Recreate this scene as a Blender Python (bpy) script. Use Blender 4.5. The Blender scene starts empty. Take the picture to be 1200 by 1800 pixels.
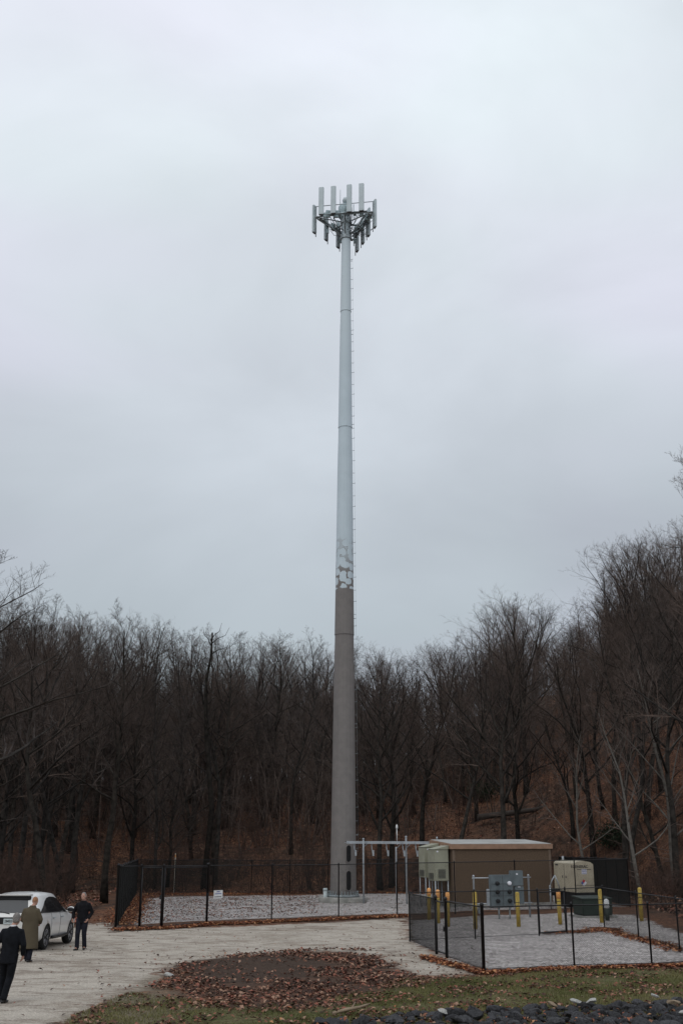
import bpy, bmesh, math, random
import numpy as np
from mathutils import Vector, Matrix, noise as mnoise
R = math.radians
rnd = random.Random(7)
scene = bpy.context.scene
COL = scene.collection

# ------------------------------------------------------------------ camera maths
F = 1900.0
PITCH = math.atan(560.0 / F)
CAMZ = 3.0
cp, sp = math.cos(PITCH), math.sin(PITCH)

def sstep(a, b, x):
    t = min(1.0, max(0.0, (x - a) / (b - a)))
    return t * t * (3 - 2 * t)

def hill(x, y):
    """wooded slope behind the compound, steeper to the right"""
    s = sstep(-5, 38, x)
    y0 = 89 - 12 * s
    if x > 17:
        y0 -= min(22.0, (x - 17) * 1.6)
    t = max(0.0, y - y0)
    slope = 0.185 + 0.09 * s
    crest = 78 + 30 * s
    t2 = crest * (1 - math.exp(-t / crest)) if t > 0 else 0
    ease = sstep(0, 14, t)
    return slope * t2 * 1.35 * ease

def gz(x, y):
    z = -0.018 * max(y, -10)
    z += 0.014 * min(25.0, max(0.0, x)) * sstep(42, 55, y)
    if y < 20.5:
        z += (20.5 - max(y, 3)) * 0.088
    z += hill(x, y)
    if y > 60:
        a = sstep(90, 120, y)
        z += a * 1.2 * mnoise.noise(Vector((x * .05, y * .05, 0)))
    z += 0.05 * mnoise.noise(Vector((x * .35, y * .35, 3)))
    return z

def at(px, d):
    """ground point at image column px and distance d"""
    X = 0
    for _ in range(4):
        z = gz(X, d)
        X = (px - 600) / F * (d * cp + (z - CAMZ) * sp)
    return Vector((X, d, gz(X, d)))

def ray(px, py):
    u, v = (px - 600) / F, (py - 900) / F
    return Vector((u, cp + v * sp, sp - v * cp))

def gp(px, py):
    r = ray(px, py)
    t0 = 14.0
    t = t0
    while t < 400:
        if CAMZ + r.z * t < gz(r.x * t, r.y * t):
            break
        t += 0.5
    a, b = t - .5, t
    for _ in range(14):
        m = (a + b) / 2
        if CAMZ + r.z * m < gz(r.x * m, r.y * m): b = m
        else: a = m
    return Vector((r.x * b, r.y * b, gz(r.x * b, r.y * b)))

def zat(py, d):
    return CAMZ + d * math.tan(PITCH - math.atan((py - 900) / F))

# ------------------------------------------------------------------ materials
def mat(name, color, rough=.7, metal=0.0, var=.12, scale=6.0, bump=0.0, bscale=40.0, spec=.4, color2=None, coords='Object', alpha=None, coat=0.0, rand=0.0):
    m = bpy.data.materials.new(name); m.use_nodes = True
    nt = m.node_tree; N = nt.nodes; L = nt.links
    b = N['Principled BSDF']
    b.inputs['Roughness'].default_value = rough
    b.inputs['Metallic'].default_value = metal
    b.inputs['Specular IOR Level'].default_value = spec
    if coat: b.inputs['Coat Weight'].default_value = coat; b.inputs['Coat Roughness'].default_value = .08
    tc = N.new('ShaderNodeTexCoord')
    n = N.new('ShaderNodeTexNoise'); n.inputs['Scale'].default_value = scale; n.inputs['Detail'].default_value = 6
    L.new(tc.outputs[coords], n.inputs['Vector'])
    mix = N.new('ShaderNodeMix'); mix.data_type = 'RGBA'
    c2 = color2 or tuple(c * (1 - var * 2) for c in color)
    c1 = color if color2 else tuple(min(1, c * (1 + var)) for c in color)
    mix.inputs['A'].default_value = (*c1, 1); mix.inputs['B'].default_value = (*c2, 1)
    rp = N.new('ShaderNodeMapRange'); rp.inputs['From Min'].default_value = .35; rp.inputs['From Max'].default_value = .68
    L.new(n.outputs['Fac'], rp.inputs['Value']); L.new(rp.outputs['Result'], mix.inputs['Factor'])
    out = mix.outputs['Result']
    if rand:
        oi = N.new('ShaderNodeObjectInfo')
        mr = N.new('ShaderNodeMapRange'); mr.inputs['To Min'].default_value = 1 - rand; mr.inputs['To Max'].default_value = 1 + rand
        L.new(oi.outputs['Random'], mr.inputs['Value'])
        hs = N.new('ShaderNodeHueSaturation'); L.new(mr.outputs['Result'], hs.inputs['Value'])
        mr2 = N.new('ShaderNodeMapRange'); mr2.inputs['To Min'].default_value = .8; mr2.inputs['To Max'].default_value = 1.3
        mu = N.new('ShaderNodeMath'); mu.operation = 'FRACT'; mm = N.new('ShaderNodeMath'); mm.operation = 'MULTIPLY'; mm.inputs[1].default_value = 7.3
        L.new(oi.outputs['Random'], mm.inputs[0]); L.new(mm.outputs[0], mu.inputs[0]); L.new(mu.outputs[0], mr2.inputs['Value'])
        L.new(mr2.outputs['Result'], hs.inputs['Saturation'])
        L.new(out, hs.inputs['Color']); out = hs.outputs['Color']
    L.new(out, b.inputs['Base Color'])
    if bump:
        n2 = N.new('ShaderNodeTexNoise'); n2.inputs['Scale'].default_value = bscale; n2.inputs['Detail'].default_value = 4
        L.new(tc.outputs[coords], n2.inputs['Vector'])
        bp = N.new('ShaderNodeBump'); bp.inputs['Strength'].default_value = bump; bp.inputs['Distance'].default_value = .02
        L.new(n2.outputs['Fac'], bp.inputs['Height']); L.new(bp.outputs['Normal'], b.inputs['Normal'])
    return m

M = {}
M['bark'] = mat('bark', (.036, .032, .028), .95, var=.3, scale=3, bump=.6, bscale=14, spec=.1, rand=.35)
M['twig'] = mat('twig', (.100, .080, .070), .95, var=.25, scale=1.5, spec=.05, rand=.4)
M['pale_bark'] = mat('pale_bark', (.15, .14, .122), .9, scale=5, color2=(.09, .08, .07), bump=.5, bscale=12, spec=.1)
M['pale_twig'] = mat('pale_twig', (.15, .115, .10), .95, scale=2, spec=.05)
M['brush'] = mat('brush', (.085, .052, .042), .95, scale=.6, color2=(.05, .040, .033), spec=.05)
M['evergreen'] = mat('evergreen', (.035, .055, .03), .8, scale=2, color2=(.018, .03, .018), spec=.2)
M['galv'] = mat('galvanised_steel', (.40, .43, .45), .5, .35, var=.12, scale=4)
M['galvdark'] = mat('weathered_steel', (.34, .38, .39), .55, .4, var=.2, scale=9)
M['antenna'] = mat('antenna_grey', (.52, .585, .60), .5, var=.05, scale=1.5)
M['antenna_end'] = mat('antenna_end_cap', (.06, .05, .05), .6)
M['radio'] = mat('radio_grey', (.42, .52, .54), .5, var=.1, scale=4)
M['blackiron'] = mat('black_coated_steel', (.012, .012, .013), .5, var=.1, spec=.35)
M['mesh'] = mat('black_vinyl_wire', (.012, .013, .012), .55, var=.1, spec=.3)
M['concrete'] = mat('concrete', (.36, .35, .32), .9, scale=2.5, color2=(.22, .22, .20), bump=.3, bscale=20)
M['shelterwall'] = mat('brown_aggregate_wall', (.125, .085, .054), .95, scale=14, color2=(.088, .060, .040), bump=.7, bscale=60)
M['shelterroof'] = mat('tan_roof_edge', (.30, .185, .122), .8, scale=3, var=.1)
M['trim'] = mat('brown_trim', (.16, .115, .082), .8)
M['rooftop'] = mat('pale_roof_deck', (.40, .40, .38), .8, scale=1.2, color2=(.28, .28, .26))
M['acbeige'] = mat('beige_painted_metal', (.30, .30, .225), .5, scale=2, var=.06)
M['grille'] = mat('grille_dark', (.09, .09, .075), .6)
M['blackplastic'] = mat('black_plastic', (.010, .010, .011), .45, var=.2)
M['genbeige'] = mat('generator_beige', (.43, .385, .285), .5, scale=2, var=.07)
M['decaldark'] = mat('decal_dark', (.025, .025, .03), .6)
M['decalwhite'] = mat('decal_white', (.7, .7, .74), .6, var=.02)
M['decalblue'] = mat('decal_blue', (.10, .13, .34), .6, var=.05)
M['decalred'] = mat('decal_red', (.50, .03, .04), .6, var=.05)
M['metergrey'] = mat('meter_grey', (.115, .14, .148), .5, var=.1, scale=3)
M['yellow'] = mat('bollard_yellow', (.46, .32, .05), .6, scale=9, color2=(.27, .19, .045))
M['orange'] = mat('bollard_orange_cap', (.75, .36, .12), .5, var=.05)
M['boxgreen'] = mat('transformer_green', (.020, .032, .024), .5, var=.12, scale=3)
M['whitepaint'] = mat('white_paint', (.74, .75, .74), .5, var=.05)
M['carpaint'] = mat('white_car_paint', (.72, .72, .70), .3, scale=1.2, color2=(.66, .65, .62), coat=.6)
M['glass'] = mat('tinted_car_glass', (.010, .011, .013), .06, var=.02, spec=.6)
M['rearglass'] = mat('rear_window_glass', (.045, .05, .056), .25, var=.02, spec=.35)
M['tyre'] = mat('tyre_rubber', (.015, .015, .015), .85, var=.2)
M['rim'] = mat('wheel_rim', (.30, .30, .31), .35, .6, var=.08)
M['seam'] = mat('door_seam', (.05, .05, .05), .8)
M['lampred'] = mat('tail_lamp_red', (.25, .012, .015), .2, var=.05, spec=.7)
M['plate'] = mat('plate_face', (.50, .56, .56), .5, var=.04)
M['skin'] = mat('skin', (.48, .27, .20), .6, var=.08, scale=12)
M['greyhair'] = mat('grey_hair', (.22, .20, .185), .9, var=.25, scale=60)
M['reddish'] = mat('thin_reddish_hair', (.34, .17, .09), .9, var=.25, scale=60)
M['blackcloth'] = mat('black_cloth', (.010, .010, .012), .9, var=.2, scale=12, bump=.4, bscale=14, spec=.15)
M['suit'] = mat('dark_suit_cloth', (.009, .010, .013), .85, var=.2, scale=10, bump=.4, bscale=12, spec=.15)
M['trouser'] = mat('dark_trousers', (.016, .017, .024), .9, var=.2, scale=10, bump=.4, bscale=12, spec=.15)
M['coat'] = mat('olive_tan_coat', (.105, .087, .058), .9, scale=3, color2=(.080, .065, .044), bump=.4, bscale=10, spec=.15)
M['shoe'] = mat('black_shoes', (.012, .011, .011), .4, var=.1)
M['shirt'] = mat('white_shirt', (.7, .7, .72), .8, var=.03)
M['rock'] = mat('dark_rock', (.060, .060, .063), .85, scale=5, color2=(.012, .012, .013), bump=.8, bscale=18, spec=.3, rand=.4)
M['palerock'] = mat('pale_rock', (.48, .48, .45), .85, scale=5, color2=(.30, .29, .27), bump=.6, bscale=18, spec=.2)
M['tanrock'] = mat('tan_rock', (.33, .26, .18), .9, scale=5, color2=(.18, .13, .09), bump=.6, bscale=18, spec=.2)
M['grass'] = mat('grass', (.105, .112, .040), .9, scale=.5, color2=(.20, .18, .08), spec=.1)
M['stake'] = mat('stake_wood', (.55, .50, .42), .8)
M['log'] = mat('dead_wood', (.055, .045, .038), .95, scale=4, bump=.5, bscale=14)

def leafmat(name, cols):
    m = bpy.data.materials.new(name); m.use_nodes = True
    N = m.node_tree.nodes; L = m.node_tree.links
    b = N['Principled BSDF']; b.inputs['Roughness'].default_value = .85; b.inputs['Specular IOR Level'].default_value = .15
    g = N.new('ShaderNodeNewGeometry'); r = N.new('ShaderNodeValToRGB')
    r.color_ramp.interpolation = 'CONSTANT'
    el = r.color_ramp.elements
    for i, c in enumerate(cols):
        e = el[i] if i < 2 else el.new(i / len(cols))
        e.position = i / len(cols); e.color = (*c, 1)
    L.new(g.outputs['Random Per Island'], r.inputs['Fac']); L.new(r.outputs['Color'], b.inputs['Base Color'])
    return m
M['leaf'] = leafmat('brown_leaves', [(.30, .115, .055), (.17, .065, .038), (.38, .165, .075), (.11, .050, .034), (.45, .24, .12), (.24, .085, .045), (.15, .07, .045)])
M['leafdark'] = leafmat('wet_leaves', [(.14, .075, .052), (.23, .11, .070), (.075, .045, .034), (.34, .21, .145), (.11, .058, .042), (.055, .034, .028), (.26, .10, .07)])

# ------------------------------------------------------------------ mesh builder
class MB:
    def __init__(s): s.v = []; s.f = []; s.mi = []; s.cur = 0; s.sm = []
    def face(s, idx, smooth=False): s.f.append(idx); s.mi.append(s.cur); s.sm.append(smooth)
    def box(s, c, size, rot=None, taper=None):
        n = len(s.v); c = Vector(c); hx, hy, hz = size[0] / 2, size[1] / 2, size[2] / 2
        for dz in (-1, 1):
            k = taper if (taper and dz > 0) else 1
            for dx, dy in ((-1, -1), (1, -1), (1, 1), (-1, 1)):
                p = Vector((dx * hx * k, dy * hy * k, dz * hz))
                if rot: p = rot @ p
                s.v.append(c + p)
        for q in ((0, 3, 2, 1), (4, 5, 6, 7), (0, 1, 5, 4), (1, 2, 6, 5), (2, 3, 7, 6), (3, 0, 4, 7)):
            s.face(tuple(n + i for i in q))
        return s
    def bbox(s, c, size, bev=.02):
        """bevelled box"""
        bm = bmesh.new(); bmesh.ops.create_cube(bm, size=1)
        for v in bm.verts: v.co = Vector((v.co.x * size[0], v.co.y * size[1], v.co.z * size[2])) + Vector(c)
        bmesh.ops.bevel(bm, geom=bm.edges[:], offset=bev, segments=2, affect='EDGES')
        n = len(s.v); bm.verts.index_update()
        for v in bm.verts: s.v.append(v.co.copy())
        for f in bm.faces: s.face(tuple(n + v.index for v in f.verts))
        bm.free(); return s
    def tube(s, pts, rad, n=8, cap=True, smooth=True, tip=False):
        pts = [Vector(p) for p in pts]
        if not hasattr(rad, '__len__'): rad = [rad] * len(pts)
        base = len(s.v); up = None; K = len(pts)
        for i, p in enumerate(pts):
            d = (pts[min(i + 1, K - 1)] - pts[max(i - 1, 0)]).normalized()
            if up is None:
                a = Vector((0, 0, 1)) if abs(d.z) < .9 else Vector((1, 0, 0))
                up = d.cross(a).normalized()
            up = (up - d * up.dot(d)).normalized(); w = d.cross(up)
            for k in range(n):
                a = 2 * math.pi * k / n
                s.v.append(p + (up * math.cos(a) + w * math.sin(a)) * rad[i])
        for i in range(K - 1):
            for k in range(n):
                a = base + i * n + k; b = base + i * n + (k + 1) % n
                s.face((a, b, b + n, a + n), smooth)
        if cap:
            s.face(tuple(base + k for k in range(n))[::-1]); s.face(tuple(base + (K - 1) * n + k for k in range(n)))
        return s
    def twig(s, p, q, r0, r1=0.0):
        """light 3-sided stick"""
        d = q - p
        a = d.cross(Vector((.3, .2, 1)) if abs(d.z) < .8 * d.length else Vector((1, .2, 0)))
        if a.length < 1e-6: return
        a.normalize(); w = d.normalized().cross(a); n = len(s.v)
        for k in range(3):
            t = 2.0944 * k; s.v.append(p + (a * math.cos(t) + w * math.sin(t)) * r0)
        if r1 <= 0:
            s.v.append(q)
            for k in range(3): s.face((n + k, n + (k + 1) % 3, n + 3))
        else:
            for k in range(3):
                t = 2.0944 * k; s.v.append(q + (a * math.cos(t) + w * math.sin(t)) * r1)
            for k in range(3): s.face((n + k, n + (k + 1) % 3, n + 3 + (k + 1) % 3, n + 3 + k))
    def lathe(s, prof, n=24, c=(0, 0, 0), axis='z', smooth=True, cap=True):
        base = len(s.v); c = Vector(c)
        for r, h in prof:
            for k in range(n):
                a = 2 * math.pi * k / n
                x, y = r * math.cos(a), r * math.sin(a)
                s.v.append(c + (Vector((x, y, h)) if axis == 'z' else Vector((h, x, y)) if axis == 'x' else Vector((x, h, y))))
        for i in range(len(prof) - 1):
            for k in range(n):
                a = base + i * n + k; b = base + i * n + (k + 1) % n
                s.face((a, b, b + n, a + n), smooth)
        if cap:
            s.face(tuple(base + k for k in range(n))[::-1]); s.face(tuple(base + (len(prof) - 1) * n + k for k in range(n)))
        return s
    def ellipsoid(s, c, r, nu=14, nv=9):
        base = len(s.v); c = Vector(c)
        for j in range(nv + 1):
            th = math.pi * (j + .02) / (nv + .04)
            for i in range(nu):
                a = 2 * math.pi * i / nu
                s.v.append(c + Vector((r[0] * math.sin(th) * math.cos(a), r[1] * math.sin(th) * math.sin(a), r[2] * math.cos(th))))
        for j in range(nv):
            for i in range(nu):
                a = base + j * nu + i; b = base + j * nu + (i + 1) % nu
                s.face((a, a + nu, b + nu, b), True)
        s.face(tuple(base + k for k in range(nu))); s.face(tuple(base + nv * nu + k for k in range(nu))[::-1])
        return s
    def loft(s, rings, n=20):
        """rings: (cx, cy, z, rx, ry)"""
        base = len(s.v)
        for cx, cy, z, rx, ry in rings:
            for k in range(n):
                a = 2 * math.pi * k / n
                s.v.append(Vector((cx + rx * math.cos(a), cy + ry * math.sin(a), z)))
        for i in range(len(rings) - 1):
            for k in range(n):
                a = base + i * n + k; b = base + i * n + (k + 1) % n
                s.face((a, b, b + n, a + n), True)
        s.face(tuple(base + k for k in range(n))[::-1]); s.face(tuple(base + (len(rings) - 1) * n + k for k in range(n)))
        return s
    def mesh(s, name, mats):
        me = bpy.data.meshes.new(name)
        me.from_pydata(s.v, [], s.f)
        if not isinstance(mats, (list, tuple)): mats = [mats]
        for m in mats: me.materials.append(m)
        me.polygons.foreach_set('material_index', s.mi)
        me.polygons.foreach_set('use_smooth', s.sm)
        me.update(); return me
    def build(s, name, mats, parent=None, loc=None, rotz=0):
        o = bpy.data.objects.new(name, s.mesh(name, mats)); COL.objects.link(o)
        if parent is not None: o.parent = parent
        if loc is not None: o.location = loc
        if rotz: o.rotation_euler.z = rotz
        return o

def tag(o, label, cat, group=None, kind=None):
    if label: o['label'] = label
    if cat: o['category'] = cat
    if group: o['group'] = group
    if kind: o['kind'] = kind
    return o
def thing(name, label, cat, loc=(0, 0, 0), rotz=0, group=None):
    o = bpy.data.objects.new(name, None); COL.objects.link(o); o.empty_display_size = .3
    o.location = loc; o.rotation_euler.z = rotz
    return tag(o, label, cat, group)
def copy_tree(src, loc, rotz=0, scale=None, label=None, group=None):
    r = src.copy(); COL.objects.link(r); r.location = loc; r.rotation_euler.z = rotz
    if scale: r.scale = scale
    if label: r['label'] = label
    if group: r['group'] = group
    for ch in list(src.children):
        c = ch.copy(); COL.objects.link(c); c.parent = r
        for g in list(ch.children):
            d = g.copy(); COL.objects.link(d); d.parent = c
    return r
def part_copy(src, parent, loc, rotz=0):
    c = src.copy(); COL.objects.link(c); c.parent = parent; c.location = loc; c.rotation_euler.z = rotz
    return c
def text_part(txt, size, m, parent, loc, rot, name='lettering', bold=.0):
    cu = bpy.data.curves.new('txt', 'FONT'); cu.body = txt; cu.size = size; cu.align_x = 'CENTER'; cu.align_y = 'CENTER'
    cu.extrude = .002; cu.offset = bold
    o = bpy.data.objects.new('txt', cu); COL.objects.link(o)
    dg = bpy.context.evaluated_depsgraph_get()
    me = bpy.data.meshes.new_from_object(o.evaluated_get(dg)); bpy.data.objects.remove(o)
    me.materials.clear(); me.materials.append(m)
    t = bpy.data.objects.new(name, me); COL.objects.link(t); t.parent = parent
    t.location = loc; t.rotation_euler = rot
    return t
def remeshed(mb, name, m, voxel, parent, smooth=2):
    o = mb.build('tmp', m)
    md = o.modifiers.new('r', 'REMESH'); md.mode = 'VOXEL'; md.voxel_size = voxel; md.use_smooth_shade = True
    sm = o.modifiers.new('s', 'SMOOTH'); sm.factor = .5; sm.iterations = smooth
    dg = bpy.context.evaluated_depsgraph_get()
    me = bpy.data.meshes.new_from_object(o.evaluated_get(dg)); bpy.data.objects.remove(o)
    me.name = name; me.materials.clear(); me.materials.append(m)
    r = bpy.data.objects.new(name, me); COL.objects.link(r); r.parent = parent
    return r

# ------------------------------------------------------------------ world, sun, camera
SUN_EL, SUN_AZ = R(48), R(205)   # compass-like azimuth from +Y clockwise: behind and left of camera
w = bpy.data.worlds.new('World'); scene.world = w; w.use_nodes = True
N = w.node_tree.nodes; L = w.node_tree.links
bg = N['Background']
tc = N.new('ShaderNodeTexCoord'); sx = N.new('ShaderNodeSeparateXYZ'); L.new(tc.outputs['Generated'], sx.inputs['Vector'])
ramp = N.new('ShaderNodeValToRGB'); L.new(sx.outputs['Z'], ramp.inputs['Fac'])
e = ramp.color_ramp.elements
e[0].position = 0.0; e[0].color = (.41, .445, .490, 1)
e[1].position = 1.0; e[1].color = (.80, .84, .90, 1)
for p_, c_ in ((.12, (.405, .440, .482)), (.27, (.52, .545, .605)), (.42, (.655, .675, .75)), (.56, (.76, .795, .86))):
    q = e.new(p_); q.color = (*c_, 1)
mp = N.new('ShaderNodeMapping'); mp.inputs['Scale'].default_value = (1.6, 1.6, 3.4); mp.inputs['Location'].default_value = (3.1, 1.7, .4)
L.new(tc.outputs['Generated'], mp.inputs['Vector'])
ns = N.new('ShaderNodeTexNoise'); ns.inputs['Scale'].default_value = 1.5; ns.inputs['Detail'].default_value = 5; ns.inputs['Roughness'].default_value = .5; ns.inputs['Distortion'].default_value = .4
L.new(mp.outputs['Vector'], ns.inputs['Vector'])
mr = N.new('ShaderNodeMapRange'); mr.inputs['From Min'].default_value = .3; mr.inputs['From Max'].default_value = .7
mr.inputs['To Min'].default_value = .875; mr.inputs['To Max'].default_value = 1.10
L.new(ns.outputs['Fac'], mr.inputs['Value'])
mul = N.new('ShaderNodeVectorMath'); mul.operation = 'SCALE'; L.new(ramp.outputs['Color'], mul.inputs[0]); L.new(mr.outputs['Result'], mul.inputs['Scale'])
# faint lavender drift in the cloud
ns2 = N.new('ShaderNodeTexNoise'); ns2.inputs['Scale'].default_value = 1.1; L.new(mp.outputs['Vector'], ns2.inputs['Vector'])
tint = N.new('ShaderNodeMix'); tint.data_type = 'RGBA'; tint.inputs['A'].default_value = (1.03, .985, 1.035, 1); tint.inputs['B'].default_value = (.97, 1.01, .985, 1)
m3 = N.new('ShaderNodeMapRange'); m3.inputs['From Min'].default_value = .35; m3.inputs['From Max'].default_value = .62
L.new(ns2.outputs['Fac'], m3.inputs['Value']); L.new(m3.outputs['Result'], tint.inputs['Factor'])
mv = N.new('ShaderNodeVectorMath'); mv.operation = 'MULTIPLY'; L.new(mul.outputs[0], mv.inputs[0]); L.new(tint.outputs['Result'], mv.inputs[1])
sky = N.new('ShaderNodeTexSky'); sky.sky_type = 'NISHITA'; sky.sun_disc = False; sky.sun_elevation = SUN_EL; sky.sun_rotation = SUN_AZ
sk = N.new('ShaderNodeVectorMath'); sk.operation = 'SCALE'; sk.inputs['Scale'].default_value = .008; L.new(sky.outputs['Color'], sk.inputs[0])
ad = N.new('ShaderNodeVectorMath'); ad.operation = 'ADD'; L.new(mv.outputs[0], ad.inputs[0]); L.new(sk.outputs[0], ad.inputs[1])
L.new(ad.outputs[0], bg.inputs['Color']); bg.inputs['Strength'].default_value = 1.0

sd = bpy.data.lights.new('sun', 'SUN'); sd.energy = .65; sd.angle = R(40); sd.color = (1, .97, .93)
so = bpy.data.objects.new('sun', sd); COL.objects.link(so)
sdir = Vector((math.sin(SUN_AZ) * math.cos(SUN_EL), math.cos(SUN_AZ) * math.cos(SUN_EL), math.sin(SUN_EL)))
so.rotation_euler = sdir.to_track_quat('Z', 'Y').to_euler(); so.location = (0, 0, 60)

cd = bpy.data.cameras.new('camera'); cam = bpy.data.objects.new('camera', cd); COL.objects.link(cam)
cd.sensor_fit = 'VERTICAL'; cd.sensor_height = 36; cd.lens = F / 1800 * 36; cd.clip_end = 3000
cam.location = (0, 0, CAMZ); cam.rotation_euler = (R(90) + PITCH, 0, 0); scene.camera = cam
scene.view_settings.view_transform = 'Standard'; scene.view_settings.look = 'None'
scene.view_settings.exposure = 0; scene.view_settings.gamma = 1
scene.cycles.max_bounces = 4; scene.cycles.diffuse_bounces = 2; scene.cycles.transparent_max_bounces = 16

# ------------------------------------------------------------------ ground
def axis_vals(lo, hi, step, far_lo, far_hi, g=1.25):
    a = list(np.arange(lo, hi + 1e-6, step)); s_ = step; x = a[-1]
    while x < far_hi: s_ = min(s_ * g, 12); x += s_; a.append(x)
    s_ = step; x = a[0]
    while x > far_lo: s_ = min(s_ * g, 12); x -= s_; a.insert(0, x)
    return a
xs = axis_vals(-16, 20, .2, -420, 420); ys = axis_vals(19, 68, .2, -40, 620, 1.12)
nx, ny = len(xs), len(ys)
verts = [(x, y, gz(x, y)) for y in ys for x in xs]
faces = [(j * nx + i, j * nx + i + 1, (j + 1) * nx + i + 1, (j + 1) * nx + i) for j in range(ny - 1) for i in range(nx - 1)]
me = bpy.data.meshes.new('ground'); me.from_pydata(verts, [], faces); me.polygons.foreach_set('use_smooth', [True] * len(faces))
VA = np.array(verts)[:, :2]

def wp(poly): return np.array([gp(*p)[:2] for p in poly])
def sdist(P, pts):
    """signed distance (inside +) of pts to polygon P"""
    d = np.full(len(pts), 1e9); ins = np.zeros(len(pts), bool); n = len(P)
    for i in range(n):
        a, b = P[i], P[(i + 1) % n]; ab = b - a
        t = np.clip(((pts - a) @ ab) / max(1e-9, ab @ ab), 0, 1)
        d = np.minimum(d, np.linalg.norm(pts - (a + t[:, None] * ab), axis=1))
        c = ((a[1] > pts[:, 1]) != (b[1] > pts[:, 1]))
        xx = a[0] + (pts[:, 1] - a[1]) * (b[0] - a[0]) / (b[1] - a[1] if abs(b[1] - a[1]) > 1e-9 else 1e-9)
        ins ^= c & (pts[:, 0] < xx)
    return np.where(ins, d, -d)
P_lot = wp([(-500, 1642), (0, 1640), (140, 1630), (170, 1622), (196, 1626), (206, 1638), (365, 1630), (477, 1626), (595, 1621), (712, 1614), (722, 1652), (760, 1672), (800, 1690),
            (840, 1713), (790, 1716), (740, 1714), (700, 1702), (660, 1684), (600, 1674), (520, 1674), (430, 1680), (350, 1690), (300, 1702), (275, 1730), (240, 1748), (180, 1768), (110, 1800), (40, 1860), (-400, 1900)])
P_grass = wp([(-400, 1950), (60, 1830), (130, 1785), (230, 1745), (300, 1755), (450, 1770), (560, 1765), (700, 1722), (800, 1716), (850, 1716), (1000, 1706), (1150, 1703), (1450, 1697), (1500, 1900), (1300, 1990), (600, 2100)])
P_comp = wp([(300, 1576), (262, 1580), (236, 1626), (365, 1618), (477, 1614), (595, 1609), (710, 1606), (1000, 1596), (1100, 1594), (975, 1571), (640, 1571)])
P_right = wp([(722, 1618), (722, 1652), (768, 1674), (850, 1704), (1000, 1698), (1150, 1693), (1500, 1683), (1500, 1670), (1195, 1640), (1150, 1622), (1110, 1608), (1000, 1604), (900, 1608), (800, 1613)])
P_dark = wp([(310, 1700), (350, 1688), (430, 1680), (520, 1678), (570, 1684), (590, 1700), (540, 1718), (470, 1728), (380, 1730), (330, 1722)])
sl, sg, sc_, sr, sdk = (sdist(P, VA) for P in (P_lot, P_grass, P_comp, P_right, P_dark))
P_patch = wp([(290, 1715), (315, 1695), (430, 1676), (540, 1670), (640, 1670), (700, 1705), (760, 1725), (720, 1752), (600, 1770), (480, 1782), (380, 1775), (300, 1762), (260, 1740)])
P_dirt = wp([(90, 1810), (160, 1772), (235, 1742), (285, 1712), (330, 1730), (330, 1765), (300, 1785), (240, 1810)])
sdd = sdist(P_dirt, VA)
def enc(s_, k): return np.clip(.5 + s_ / k, 0, 1)
near = (VA[:, 1] < 22)
ca = me.color_attributes.new('zone', 'FLOAT_COLOR', 'POINT')
g_ = enc(sg, 1.6); g_[near] = np.maximum(g_[near], .8) * (sl[near] < 0)
arr = np.stack([enc(sl, 2.6), g_, enc(np.maximum(sc_, sr), 1.0), np.ones(len(VA))], 1).astype(np.float32)
ca.data.foreach_set('color', arr.ravel())
cb = me.color_attributes.new('soil', 'FLOAT_COLOR', 'POINT')
arr = np.stack([np.maximum(enc(sdk, 1.2), .56 * enc(sdist(P_patch, VA), 1.6)), (sr > sc_).astype(float), enc(sdd, 3.0), np.ones(len(VA))], 1).astype(np.float32)
cb.data.foreach_set('color', arr.ravel())

gm = bpy.data.materials.new('ground'); gm.use_nodes = True
N = gm.node_tree.nodes; L = gm.node_tree.links; b = N['Principled BSDF']; b.inputs['Roughness'].default_value = .95; b.inputs['Specular IOR Level'].default_value = .1
tc = N.new('ShaderNodeTexCoord')
def noise(scale, detail=6, rough=.6, vec=None):
    n = N.new('ShaderNodeTexNoise'); n.inputs['Scale'].default_value = scale; n.inputs['Detail'].default_value = detail; n.inputs['Roughness'].default_value = rough
    L.new(vec or tc.outputs['Object'], n.inputs['Vector']); return n.outputs['Fac']
def ramp2(fac, stops):
    r = N.new('ShaderNodeValToRGB'); el = r.color_ramp.elements
    for i, (p, c) in enumerate(stops):
        q = el[i] if i < 2 else el.new(p)
        q.position = p; q.color = (*c, 1)
    L.new(fac, r.inputs['Fac']); return r.outputs['Color']
def mixc(f, a, bb):
    m = N.new('ShaderNodeMix'); m.data_type = 'RGBA'; L.new(f, m.inputs['Factor'])
    for k, v in (('A', a), ('B', bb)):
        if isinstance(v, tuple): m.inputs[k].default_value = (*v, 1)
        else: L.new(v, m.inputs[k])
    return m.outputs['Result']
def math_(op, a, bb=None):
    m = N.new('ShaderNodeMath'); m.operation = op
    for i, v in enumerate((a, bb)):
        if v is None: continue
        if isinstance(v, (int, float)): m.inputs[i].default_value = v
        else: L.new(v, m.inputs[i])
    return m.outputs[0]
def mrange(v, a, bb, c=0, d=1):
    m = N.new('ShaderNodeMapRange'); m.interpolation_type = 'SMOOTHSTEP'
    for k, x in (('From Min', a), ('From Max', bb), ('To Min', c), ('To Max', d)): m.inputs[k].default_value = x
    L.new(v, m.inputs['Value']); return m.outputs['Result']
az = N.new('ShaderNodeAttribute'); az.attribute_name = 'zone'; s1 = N.new('ShaderNodeSeparateColor'); L.new(az.outputs['Color'], s1.inputs['Color'])
as_ = N.new('ShaderNodeAttribute'); as_.attribute_name = 'soil'; s2 = N.new('ShaderNodeSeparateColor'); L.new(as_.outputs['Color'], s2.inputs['Color'])
edge = math_('MULTIPLY', math_('SUBTRACT', noise(1.6, 10, .78), .5), 1.9)
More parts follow.
